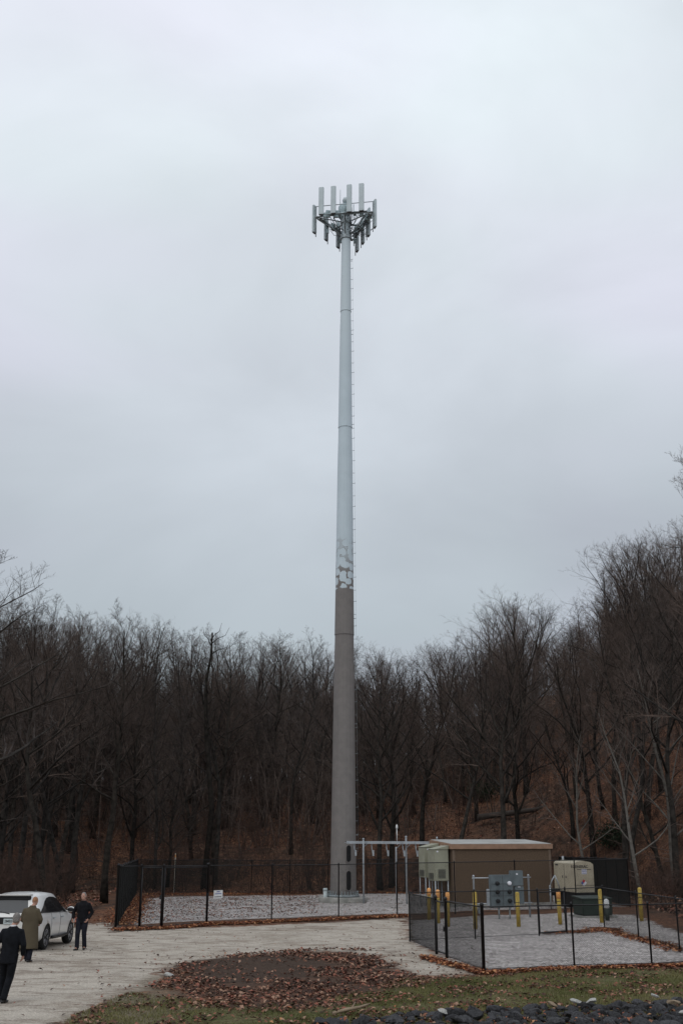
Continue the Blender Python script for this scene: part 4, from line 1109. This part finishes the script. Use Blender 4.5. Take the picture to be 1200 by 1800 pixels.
b_.box((-.01, gl * .85, zb_ + 1.35), (.02, .3, .06)); b_.box((-.01, gl * .12, zb_ + 1.3), (.02, .06, .14)); b_.build('latch', M['decaldark'], t)
b_ = MB(); b_.box((gw / 2, -.006, zb_ + .36), (gw - .02, .012, .015)); b_.build('panel_seam', M['seam'], t)
text_part('GENERAC', .20, M['decaldark'], t, (.34, -.006, ztop_ - .28), (R(90), 0, 0), 'logo', .004)
b_ = MB(); b_.box((gw * .5, -.005, ztop_ - .42), (gw * .75, .008, .025)); b_.build('stripe', M['decaldark'], t)
b_ = MB(); b_.box((gw * .5, -.005, zb_ + 1.05), (.30, .008, .26)); b_.build('data_label', M['decalwhite'], t)
b_ = MB()
for z_ in (.97, 1.05, 1.13): b_.box((gw * .5, -.010, zb_ + z_), (.27, .004, .028))
b_.build('lettering', M['decalblue'], t)
b_ = MB(); cx, cz, s_ = gw * .45, zb_ + .48, .09
for (dx, dz, m_) in ((0, s_, 'decalred'), (-s_, 0, 'decalblue'), (s_, 0, 'decalwhite'), (0, -s_, 'decalwhite')):
    q = MB(); q.box((cx + dx + .0, -.006, cz + dz), (s_ * 1.36, .008, s_ * 1.36), Matrix.Rotation(R(45), 3, 'Y')); q.build('hazard_diamond', M[m_], t)
b_ = MB(); b_.tube([(gw * .3, gl * .8, ztop_ - .05), (gw * .3, gl * .8, ztop_ + .22)], .06, 10); b_.build('exhaust', M['galv'], t)
# galvanised guard post beside it
p = at(968, 60.2); t = thing('vent_pipe', 'slim galvanised pipe with a wye fitting between the shelter and the generator', 'pipe', p)
b_ = MB(); h = zat(1558, 60.2) - p.z; b_.tube([(0, 0, -.1), (0, 0, h)], .04, 8); b_.tube([(0, 0, h), (.12, 0, h + .3), (.28, 0, h + .55)], .035, 8); b_.tube([(.28, 0, h + .55), (.42, 0, h + .2), (.5, 0, h - .1)], .03, 8); b_.build('pipe', M['galv'], t)
b_ = MB(); b_.ellipsoid((0, 0, h), (.06, .06, .06)); b_.build('fitting', M['galv'], t)

# ------------------------------------------------------------------ meter rack
p0 = gp(834, 1617); mr0 = Vector((p0.x, p0.y, p0.z)); p1 = at(931, p0.y + .9); dv_ = p1 - mr0; Lr = math.hypot(dv_.x, dv_.y); an_ = math.atan2(dv_.y, dv_.x)
t = thing('meter_rack', 'steel pipe rack carrying a grey bank of electric meters and a smaller box', 'meter rack', mr0, an_)
hp = zat(1541, mr0.y) - mr0.z
for x in (0, Lr):
    b_ = MB(); b_.lathe([(.045, -.3), (.045, hp), (.06, hp + .01), (.03, hp + .07)], 10, (x, 0, 0)); b_.build('post', M['galv'], t)
for z_ in (hp - .06, hp * .37):
    b_ = MB(); b_.tube([(-.1, -.05, z_), (Lr + .1, -.05, z_)], .025, 6); b_.build('rail', M['galv'], t)
u = Lr / 97.0
def mx(px): return (px - 834) * u
zc_ = lambda py: zat(py, mr0.y) - mr0.z
b_ = MB(); b_.bbox(((mx(859) + mx(898)) / 2, -.17, (zc_(1538) + zc_(1596)) / 2), (mx(898) - mx(859), .22, zc_(1538) - zc_(1596)), .015); cab = b_.build('meter_cabinet', M['metergrey'], t)
b_ = MB(); xm = mx(880); b_.box((xm, -.285, (zc_(1538) + zc_(1596)) / 2), (.012, .012, zc_(1538) - zc_(1596) - .06))
for y_ in (1554, 1575): b_.box(((mx(859) + mx(898)) / 2, -.285, zc_(y_)), (mx(898) - mx(859) - .06, .012, .012))
b_.build('panel_seam', M['seam'], cab)
for x_ in (870, 891):
    for y_ in (1553, 1568, 1584):
        b_ = MB(); c_ = (mx(x_), -.28, zc_(y_)); b_.lathe([(.095, .0), (.095, -.05), (.08, -.12), (.04, -.13)], 18, c_, 'y')
        mm_ = 'decalwhite' if (x_, y_) == (891, 1553) else 'blackplastic'
        b_.build('meter', M[mm_], t)
b_ = MB(); b_.bbox(((mx(895) + mx(917)) / 2, -.16, (zc_(1531) + zc_(1558)) / 2), (mx(917) - mx(895), .2, zc_(1531) - zc_(1558)), .015); b_.build('switch_box', M['metergrey'], t)
b_ = MB(); b_.bbox(((mx(902) + mx(918)) / 2, -.14, (zc_(1559) + zc_(1590)) / 2), (mx(918) - mx(902), .18, zc_(1559) - zc_(1590)), .015); b_.build('junction_box', M['metergrey'], t)
b_ = MB(); b_.bbox((mx(856.5), -.12, (zc_(1563) + zc_(1592)) / 2), (.12, .12, zc_(1563) - zc_(1592)), .01); b_.build('junction_box', M['galv'], t)
b_ = MB(); b_.box((mx(906), -.265, zc_(1537)), (.09, .01, .06)); b_.box((mx(909), -.262, zc_(1560)), (.12, .03, .03)); b_.build('label_plate', M['decalwhite'], t)
b_ = MB()
for x_ in (874, 893, 909): b_.tube([(mx(x_), -.14, -.1), (mx(x_), -.14, zc_(1592))], .035, 8)
b_.build('conduit', M['galvdark'], t)
b_ = MB(); b_.bbox((mx(841), -.12, zc_(1601)), (.16, .12, .26), .03); b_.build('junction_box', M['galv'], t)

# ------------------------------------------------------------------ bollards
bl = [(754, 1617, 1562, 1, 'yellow bollard with orange cap behind the short fence gate, farthest left of all'),
      (770, 1623, 1565, 1, 'yellow bollard with orange cap behind the short fence gate, second from the left'),
      (787, 1629, 1569, 1, 'yellow bollard with orange cap behind the short fence gate, third from the left'),
      (835, 1633, 1569, 0, 'yellow bollard before the left post of the meter rack, behind a fence post'),
      (911, 1629, 1569, 0, 'yellow bollard standing in front of the electric meters'),
      (984, 1625, 1567, 1, 'orange topped yellow bollard between the meter rack and the green box'),
      (1057, 1622, 1564, 0, 'yellow bollard in front of the right end of the green box'),
      (1127, 1619, 1561, 0, 'yellow bollard farthest right, at the end of the fences')]
for px, py, ty, cap_, lab in bl:
    p = gp(px, py); h = zat(ty, p.y) - p.z; t = thing('bollard', lab, 'bollard', p, rnd.uniform(0, 3), 'yellow bollards around the meters')
    t.rotation_euler.x = R(rnd.uniform(-1, 1)); t.rotation_euler.y = R(rnd.uniform(-1.2, 1.2))
    b_ = MB(); b_.lathe([(.085, -.2), (.085, h - .03 if not cap_ else h - .3)], 18)
    b_.build('post', M['yellow'], t)
    b_ = MB(); b0 = h - .3 if cap_ else h - .03
    b_.lathe([(.089, b0), (.089, h - .03), (.07, h + .01), (.03, h + .03)], 18); b_.build('cap', M['orange'] if cap_ else M['yellow'], t)
    b_ = MB(); b_.lathe([(.088, h - .40), (.088, h - .375)], 18, cap=False); b_.build('reflective_band', M['decaldark'], t)

# ------------------------------------------------------------------ transformer
p = gp(1050, 1613); t = thing('pad_transformer', 'dark green metal utility box on a concrete pad near the generator', 'utility box', p, R(12))
h = zat(1581, p.y) - p.z; b_ = MB(); b_.bbox((0, .5, h / 2 + .05), (1.45, 1.1, h - .1), .03); b_.build('cabinet', M['boxgreen'], t)
n_ = MB(); n = 0; n_.v += [Vector(v) for v in ((-.76, -.08, h), (.76, -.08, h), (.76, 1.08, h + .06), (-.76, 1.08, h + .06), (-.76, -.08, h + .05), (.76, -.08, h + .05), (.76, 1.08, h + .12), (-.76, 1.08, h + .12))]
for q in ((0, 3, 2, 1), (4, 5, 6, 7), (0, 1, 5, 4), (1, 2, 6, 5), (2, 3, 7, 6), (3, 0, 4, 7)): n_.face(q)
n_.build('lid', M['boxgreen'], t)
b_ = MB(); b_.box((0, .5, .0), (1.8, 1.4, .16)); b_.build('concrete_pad', M['concrete'], t)
b_ = MB(); b_.box((.45, -.06, h * .72), (.13, .01, .11)); b_.build('label_plate', M['yellow'], t)
b_ = MB(); b_.box((0, -.057, h * .5), (.015, .012, h * .8)); b_.build('door_seam', M['seam'], t)
p = gp(1068, 1618); t = thing('pedestal', 'low white capped service pedestal at the right end of the green box', 'pedestal', at(1067, p.y), 0)
b_ = MB(); h = zat(1582, p.y) - t.location.z; b_.lathe([(.10, -.1), (.10, h * .6)], 16); b_.build('base', M['boxgreen'], t)
b_ = MB(); b_.lathe([(.11, h * .6), (.12, h * .8), (.10, h), (.04, h + .05)], 16); b_.build('cap', M['whitepaint'], t)

# ------------------------------------------------------------------ car
ra = gp(74, 1669.5); fa = gp(126, 1656)
fwd = (fa - ra); fwd.z = 0; fwd.normalize(); rgt = Vector((fwd.y, -fwd.x, 0))
co = ra - rgt * .83; co.z = gz(co.x, co.y) + .01
pitch_ = math.atan2(gz(*(co + fwd * 2.87)[:2]) - gz(co.x, co.y), 2.87)
car = thing('parked_car', 'white sport utility car seen from behind, cut off by the left edge', 'car', co, math.atan2(-fwd.x, fwd.y)); car.rotation_euler.x = pitch_
def itp(y, X, Y): return float(np.interp(y, X, Y))
def ztop_f(y): return itp(y, [-1, -.6, 0, .8, 1.4, 1.85, 2.3, 2.75, 3.2, 3.6, 3.8], [1.63, 1.69, 1.725, 1.72, 1.69, 1.63, 1.38, 1.13, 1.06, .97, .84])
def w1_f(y): return itp(y, [-1, -.92, -.75, -.3, .6, 2.4, 3.2, 3.6, 3.8], [.84, .89, .93, .95, .955, .95, .93, .85, .72])
def wt_f(y): return itp(y, [-1, 0, 1, 1.85, 2.3, 2.75, 3.8], [.60, .645, .65, .62, .68, .78, .55])
def belt_f(y): return min(itp(y, [-1, 0, 2.4, 3.8], [1.12, 1.09, 1.03, .80]), ztop_f(y) - .04)
def shf(y, z):
    wgt = 1 - sstep(-.95, .5, y)
    return wgt * (max(0, z - 1.02) * .42 + max(0, .62 - z) * .12)
def sec(y):
    zt_, wb, wt, w1, zb_ = ztop_f(y), w1_f(y) - .035, wt_f(y), w1_f(y), itp(y, [-1, -.7, 0, 3.2, 3.8], [.36, .27, .25, .24, .32])
    bz = belt_f(y); m3_ = max(.02, zt_ - .12 - bz); sh1 = bz + m3_
    sh1 = max(sh1, bz + .01)
    P_ = [(0, zb_), (w1 * .88, zb_), (w1 - .02, zb_ + .10), (w1 + .0, .58), (w1 + .012, .76), (w1 - .004, bz - .11), (wb, bz)]
    for f_ in (.33, .66, 1.0): P_.append((wb + (wt - wb) * f_ + .012 * math.sin(f_ * 3.14), bz + (sh1 - bz) * f_))
    tp_ = max(zt_, sh1 + .02)
    P_ += [(wt - .07, sh1 + (tp_ - sh1) * .72), (wt * .5, tp_), (0, tp_ + .008)]
    return [Vector((x, y + shf(y, z), z)) for x, z in P_]
yst = [-.98, -.95, -.88, -.75] + [-.6 + .15 * k for k in range(29)] + [3.72, 3.78, 3.81]
b_ = MB(); K = 24
for y in yst:
    r_ = sec(y); b_.v += r_ + [Vector((-p.x, p.y, p.z)) for p in r_[11:0:-1]]
for j in range(len(yst) - 1):
    for k in range(K): a0 = j * K + k; b0 = j * K + (k + 1) % K; b_.face((a0, a0 + K, b0 + K, b0), True)
for base_, flip in ((0, False), ((len(yst) - 1) * K, True)):
    for k in range(12):
        a0, a1, l0, l1 = base_ + k, base_ + k + 1, base_ + (K - k) % K, base_ + (K - k - 1) % K
        f_ = [a0, a1, l1, l0]; f_ = list(dict.fromkeys(f_)); b_.face(tuple(f_ if not flip else f_[::-1]))
body = b_.build('body_tmp', M['carpaint'])
cut = MB()
for ya in (0, 2.87):
    for sx_ in (-1, 1): cut.lathe([(.415, .60 * sx_), (.415, 1.2 * sx_)] if sx_ > 0 else [(.415, -1.2), (.415, -.60)], 32, (0, ya, .37), 'x')
cuto = cut.build('cut_tmp', M['blackplastic'])
md = body.modifiers.new('b', 'BOOLEAN'); md.operation = 'DIFFERENCE'; md.object = cuto; md.solver = 'EXACT'; md.material_mode = 'TRANSFER'
dg = bpy.context.evaluated_depsgraph_get(); me = bpy.data.meshes.new_from_object(body.evaluated_get(dg)); me.name = 'body'
bpy.data.objects.remove(body); bpy.data.objects.remove(cuto)
bo_ = bpy.data.objects.new('body', me); COL.objects.link(bo_); bo_.parent = car
def side_pt(y, f_, s_, off=.008):
    r_ = sec(y); k = 6 + f_ * 3; i = min(8, int(k)); p = r_[i].lerp(r_[i + 1], k - i); return Vector(((p.x + off) * s_, p.y, p.z + off * .3))
for s_ in (1, -1):
    b_ = MB(); YS = list(np.linspace(-.72, 2.36, 34)); top_ = lambda y: itp(y, [-.72, -.35, .1, .5, .9, 1.75, 1.95, 2.36], [.06, .34, .68, .87, .94, .95, .84, .09])
    for y in YS:
        for q in range(5): b_.v.append(side_pt(y, .03 + (top_(y) - .03) * q / 4, s_))
    for j in range(len(YS) - 1):
        for q in range(4): a0 = j * 5 + q; b_.face((a0, a0 + 5, a0 + 6, a0 + 1), True)
    g_o = b_.build('side_window', M['glass'], car)
    b_ = MB(); b_.tube([side_pt(y, .02, s_, .012) for y in np.linspace(-.7, 2.36, 16)], .010, 5); b_.build('window_trim', M['blackplastic'], g_o)
    for ya, yb in ((.42, .42), (1.42, 1.42)):
        b_ = MB(); b_.tube([Vector(((sec(ya)[i].x + .002) * s_, sec(ya)[i].y, sec(ya)[i].z)) for i in (2, 3, 4, 5, 6)], .006, 4); b_.build('door_seam', M['seam'], car)
    for yh in (.62, 1.58):
        b_ = MB(); b_.tube([(s_ * (w1_f(yh) + .0), yh - .11, .92), (s_ * (w1_f(yh) + .04), yh - .08, .925), (s_ * (w1_f(yh) + .04), yh + .08, .925), (s_ * (w1_f(yh)), yh + .11, .92)], .016, 6); b_.build('door_handle', M['galvdark'], car)
    b_ = MB(); b_.ellipsoid((s_ * 1.07, 2.22, 1.12), (.13, .07, .09)); b_.tube([(s_ * .90, 2.24, 1.05), (s_ * 1.02, 2.22, 1.08)], .03, 6); mo = b_.build('door_mirror', M['carpaint'], car)
    b_ = MB(); b_.ellipsoid((s_ * 1.07, 2.16, 1.12), (.11, .02, .072)); b_.build('mirror_glass', M['glass'], mo)
    b_ = MB(); b_.tube([Vector((s_ * (w1_f(y) + .004), y, .34)) for y in np.linspace(.5, 2.36, 8)], [.045] * 8, 6); b_.build('sill_trim', M['blackplastic'], car)
    b_ = MB(); b_.bbox((s_ * .80, -.945, .98), (.24, .16, .17), .04); b_.build('tail_light', M['lampred'], car)
    b_ = MB(); b_.bbox((s_ * .55, -.975, .44), (.18, .05, .06), .015); b_.build('reflector', M['lampred'], car)
def rear_y(z): return -.98 + shf(-.98, z)
b_ = MB()
for q in range(7):
    z = 1.13 + .38 * q / 6; hw = .70 - .10 * q / 6
    for x in np.linspace(-hw, hw, 9): b_.v.append(Vector((x, rear_y(z) - .012 + .02 * (abs(x) / hw) ** 3, z)))
for j in range(6):
    for q in range(8): a0 = j * 9 + q; b_.face((a0, a0 + 1, a0 + 10, a0 + 9), True)
b_.build('rear_window', M['rearglass'], car)
b_ = MB(); b_.bbox((0, -.76, 1.56), (1.16, .10, .12), .02); b_.build('spoiler_shade_band', M['blackplastic'], car)  # black strip standing in for the shade under the spoiler lip
b_ = MB(); b_.bbox((0, -.74, 1.655), (1.20, .36, .045), .02); b_.build('spoiler', M['carpaint'], car)
b_ = MB(); b_.tube([(0, -.945, 1.10), (-.25, -.93, 1.15), (-.42, -.925, 1.16)], .014, 5); b_.build('rear_wiper', M['blackplastic'], car)
b_ = MB(); b_.bbox((0, -.985, .90), (.62, .03, .20), .012); b_.build('plate_recess', M['blackplastic'], car)
b_ = MB(); b_.box((0, -1.008, .885), (.31, .01, .155)); pl_ = b_.build('licence_plate', M['plate'], car)
text_part('2MB5', .11, M['decaldark'], pl_, (0, -1.014, .885), (R(90), 0, 0), 'lettering', .002)
b_ = MB(); b_.bbox((0, -.97, .42), (1.50, .08, .16), .03); b_.build('rear_diffuser', M['blackplastic'], car)
b_ = MB(); b_.tube([(.30, .5, 1.715), (.30, .62, 1.77), (.30, .75, 1.72)], .012, 5); b_.build('aerial', M['blackplastic'], car)
ty = MB(); ty.lathe([(.255, -.105), (.33, -.12), (.355, -.10), (.362, 0), (.355, .10), (.33, .12), (.255, .105)], 36, (0, 0, 0), 'x'); tym = ty.mesh('tyre', M['tyre'])
rm = MB(); rm.lathe([(.265, -.10), (.265, .10), (.235, .112), (.232, .06)], 32, (0, 0, 0), 'x', cap=False); rm.lathe([(.06, .04), (.06, .095), (.03, .10)], 16, (0, 0, 0), 'x')
for k in range(5):
    for dd_ in (-.14, .14):
        a = 2 * math.pi * k / 5 + dd_; rm.tube([(.075, math.cos(a) * .04, math.sin(a) * .04), (.095, math.cos(a * 1) * .15, math.sin(a) * .15), (.09, math.cos(a + dd_ * .3) * .245, math.sin(a + dd_ * .3) * .245)], [.028, .020, .022], 6)
rmm = rm.mesh('rim', M['rim'])
dsk = MB(); dsk.lathe([(.24, .0), (.24, .02)], 24, (0, 0, 0), 'x'); dskm = dsk.mesh('hub', M['blackplastic'])
for ya in (0, 2.87):
    for s_ in (1, -1):
        wo = bpy.data.objects.new('wheel', tym); COL.objects.link(wo); wo.parent = car; wo.location = (s_ * .83, ya, .362); wo.rotation_euler.z = 0 if s_ > 0 else math.pi
        for nm_, m_ in (('rim', rmm), ('hub', dskm)):
            q = bpy.data.objects.new(nm_, m_); COL.objects.link(q); q.parent = wo

# ------------------------------------------------------------------ people
def vl(*a): return Vector(a)
def hand(mb, wr, d, n, out):
    """palm from the wrist along d, curling towards n, thumb on the side 'out'"""
    d = d.normalized(); n = (n - d * n.dot(d)).normalized(); s_ = d.cross(n).normalized()
    if s_.dot(out) < 0: s_ = -s_
    for k, ln in enumerate((.070, .080, .076, .062)):
        off = s_ * (.030 - .020 * k); kn = wr + d * .085 + off * 1.15
        mb.tube([wr + off * .5, wr + d * .045 + off, kn], [.017, .016, .012], 8)
        p1 = kn + (d * .85 + n * .45).normalized() * ln * .45; p2 = p1 + (d * .45 + n * .9).normalized() * ln * .32; p3 = p2 + (d * .1 + n).normalized() * ln * .25
        mb.tube([kn, p1, p2, p3], [.0115, .010, .009, .0075], 8)
    t0 = wr + d * .025 + s_ * .022; t1 = t0 + (d * .55 + s_ * .75 + n * .3).normalized() * .042; t2 = t1 + (d * .8 + s_ * .2 + n * .5).normalized() * .032; mb.tube([t0, t1, t2], [.016, .012, .009], 8)
def person(label, loc, rotz, J, torso, jacket_mat, trouser_mat, hair_mat, hem=.80, coat=False, shirt=False, bald=False, group=None):
    P_ = thing('person', label, 'person', loc, rotz)
    b_ = MB(); hd = J['head']; nk = J['neck']
    b_.ellipsoid(hd, (.074, .094, .112)); b_.ellipsoid(hd + vl(0, .025, -.06), (.056, .068, .062)); b_.ellipsoid(hd + vl(0, .092, -.022), (.014, .022, .026)); b_.ellipsoid(hd + vl(0, .080, .022), (.055, .016, .014))
    b_.ellipsoid(hd + vl(0, .082, -.066), (.026, .012, .010))
    for s_ in (-1, 1): b_.ellipsoid(hd + vl(.076 * s_, -.005, -.012), (.012, .022, .034))
    b_.tube([nk + vl(0, -.01, -.08), nk, hd + vl(0, -.02, -.06)], [.07, .058, .056], 12)
    b_.loft([(x, y, z, rx * .85, ry * .8) for x, y, z, rx, ry in torso])
    for s_, S_ in ((1, 'R'), (-1, 'L')):
        b_.tube([J['sh' + S_], J['sh' + S_].lerp(J['el' + S_], .5), J['el' + S_], J['el' + S_].lerp(J['wr' + S_], .4), J['wr' + S_]], [.052, .045, .038, .036, .025], 10)
        fd = (J['wr' + S_] - J['el' + S_]).normalized(); hand(b_, J['wr' + S_], fd, J.get('palm' + S_, vl(-s_, .2, 0)), vl(0, 1, 0))
        b_.tube([J['hip' + S_], J['kn' + S_], J['kn' + S_].lerp(J['an' + S_], .4), J['an' + S_]], [.085, .055, .05, .038], 10)
        b_.tube([J['an' + S_], J['an' + S_] + J['toe' + S_] * .5 + vl(0, 0, -.05)], [.038, .035], 8)
    remeshed(b_, 'body', M['skin'], .0055, P_, 1)
    for s_ in (-1, 1):
        b_ = MB(); b_.ellipsoid(hd + vl(.030 * s_, .088, .004), (.012, .006, .006)); b_.build('eye', M['decaldark'], P_)
    b_ = MB(); b_.ellipsoid(hd + vl(0, -.014, .016), (.082, .094, .108))
    ho = None
    if not bald: b_.ellipsoid(hd + vl(0, -.04, -.03), (.077, .070, .070))
    ho = remeshed(b_, 'hair', hair_mat, .008, P_, 1)
    # open the face: drop hair faces in front of the ears and low down
    bm = bmesh.new(); bm.from_mesh(ho.data)
    cutf = [f for f in bm.faces if ((lambda c_: (c_.y > .035 and c_.z < .075) or c_.z < (-.075 if not bald else -.0) )(f.calc_center_median() - hd))]
    bmesh.ops.delete(bm, geom=cutf, context='FACES'); bm.to_mesh(ho.data); bm.free()
    # jacket or coat with sleeves
    b_ = MB(); b_.loft(torso, 24)
    for S_ in 'RL':
        e_ = J['el' + S_]; s0 = J['sh' + S_]; w0 = J['wr' + S_]
        b_.tube([s0 + (nk - s0) * .35 + vl(0, 0, -.03), s0, s0.lerp(e_, .5), e_, e_.lerp(w0, .5), w0.lerp(e_, .04)], [.060, .078, .070, .062, .056, .050], 14)
    remeshed(b_, 'coat' if coat else 'jacket', jacket_mat, .013, P_, 7)
    if shirt:
        b_ = MB(); b_.lathe([(.062, nk.z - .015), (.066, nk.z + .005), (.062, nk.z + .025), (.056, nk.z + .025)], 18, (nk.x, nk.y - .01, 0)); b_.build('shirt_collar', M['shirt'], P_)
    b_ = MB(); hc = (J['hipR'] + J['hipL']) / 2
    b_.ellipsoid(hc + vl(0, 0, .02), (.165, .12, .15))
    for S_ in 'RL':
        b_.tube([J['hip' + S_] + vl(0, 0, .03), J['hip' + S_].lerp(J['kn' + S_], .45), J['kn' + S_], J['kn' + S_].lerp(J['an' + S_], .5), J['an' + S_] + vl(0, -.005, -.035)], [.108, .096, .078, .072, .072], 14)
    remeshed(b_, 'trousers', trouser_mat, .013, P_, 3)
    for S_ in 'RL':
        a_ = J['an' + S_]; t_ = J['toe' + S_]; b_ = MB()
        b_.tube([a_ + vl(0, 0, 0), a_ + vl(0, 0, -.06)], [.048, .050], 10); b_.ellipsoid(a_ - t_ * .2 + vl(0, 0, -.062), (.042, .055, .034)); b_.ellipsoid(a_ + t_ * .45 + vl(0, 0, -.066), (.046, .10, .032)); b_.ellipsoid(a_ + t_ * .85 + vl(0, 0, -.070), (.045, .07, .028))
        so_ = remeshed(b_, 'shoe', M['shoe'], .010, P_, 1)
    return P_
def base_joints(lean=0.0):
    J = dict(head=vl(0, .02, 1.635), neck=vl(0, -.01, 1.49), shR=vl(.172, -.01, 1.385), shL=vl(-.172, -.01, 1.385), elR=vl(.26, -.02, 1.12), elL=vl(-.26, -.02, 1.12),
             wrR=vl(.25, .08, .88), wrL=vl(-.25, .08, .88), hipR=vl(.095, 0, .92), hipL=vl(-.095, 0, .92), knR=vl(.10, .03, .50), knL=vl(-.10, .03, .50), anR=vl(.10, -.02, .10), anL=vl(-.10, -.02, .10),
             toeR=vl(.03, .14, 0), toeL=vl(-.03, .14, 0))
    return J
JT = [(0, 0, .80, .165, .115), (0, 0, .95, .180, .130), (0, 0, 1.10, .185, .130), (0, 0, 1.25, .205, .135), (0, -.005, 1.36, .195, .125), (0, -.01, 1.43, .135, .10), (0, -.01, 1.485, .085, .078), (0, -.01, 1.505, .068, .068)]
# man in black walking towards the camera
J = base_joints(); J.update(elR=vl(.335, -.06, 1.13), wrR=vl(.30, .07, .93), elL=vl(-.285, -.07, 1.13), wrL=vl(-.20, .05, .93), anR=vl(.085, .12, .10), knR=vl(.09, .12, .50), anL=vl(-.09, -.08, .11), knL=vl(-.10, .05, .50), palmR=vl(-1, .3, 0))
p = gp(142, 1670); person('grey haired man in black jacket and dark trousers walking towards the camera beside the car', p, R(172), J, JT, M['blackcloth'], M['trouser'], M['greyhair'])
# man in long coat seen from behind
J = base_joints(); J.update(head=vl(.075, .05, 1.63), neck=vl(.04, -.0, 1.49), elR=vl(.285, .04, 1.13), wrR=vl(.20, .22, 1.02), elL=vl(-.285, .02, 1.13), wrL=vl(-.20, .20, 1.02), anR=vl(.06, -.10, .10), knR=vl(.09, .0, .50), anL=vl(-.10, .14, .10), knL=vl(-.10, .12, .50))
CT = [(0, 0, .36, .265, .205), (0, 0, .55, .262, .20), (0, 0, .80, .245, .175), (0, 0, 1.0, .235, .16), (0, 0, 1.18, .235, .155), (0, -.005, 1.33, .215, .140), (.01, -.01, 1.42, .150, .110), (.03, -.01, 1.48, .105, .09), (.04, -.01, 1.52, .078, .075)]
p = gp(49, 1691); person('man in a long olive tan coat seen from behind beside the white car', p, R(-6), J, CT, M['coat'], M['trouser'], M['reddish'], coat=True, bald=True)
# man in dark suit, nearest
J = base_joints(); J.update(anR=vl(.04, -.06, .10), knR=vl(.08, .04, .50), anL=vl(-.14, .20, .10), knL=vl(-.12, .16, .52), elL=vl(-.31, -.02, 1.12), wrL=vl(-.30, .12, .92), elR=vl(.275, .0, 1.12), wrR=vl(.25, .13, .90), head=vl(.03, .03, 1.635))
JS = [(0, 0, .76, .19, .135), (0, 0, .92, .19, .135), (0, 0, 1.08, .185, .128), (0, 0, 1.25, .205, .135), (0, -.005, 1.36, .200, .125), (0, -.01, 1.43, .140, .10), (0, -.01, 1.48, .085, .078), (0, -.01, 1.495, .068, .068)]
def lean(v, k=.075): return vl(v.x + k * max(0, v.z - .1), v.y + .03 * v.z, v.z)
J = {k_: (lean(v) if not k_.startswith(('toe', 'palm')) else v) for k_, v in J.items()}
JS = [(x + .075 * (z - .1), y + .03 * z, z, rx, ry) for x, y, z, rx, ry in JS]
p = gp(4, 1763); person('grey haired man in a dark suit seen from behind, cut by the left edge', p, R(-4), J, JS, M['suit'], M['suit'], M['greyhair'], shirt=True)
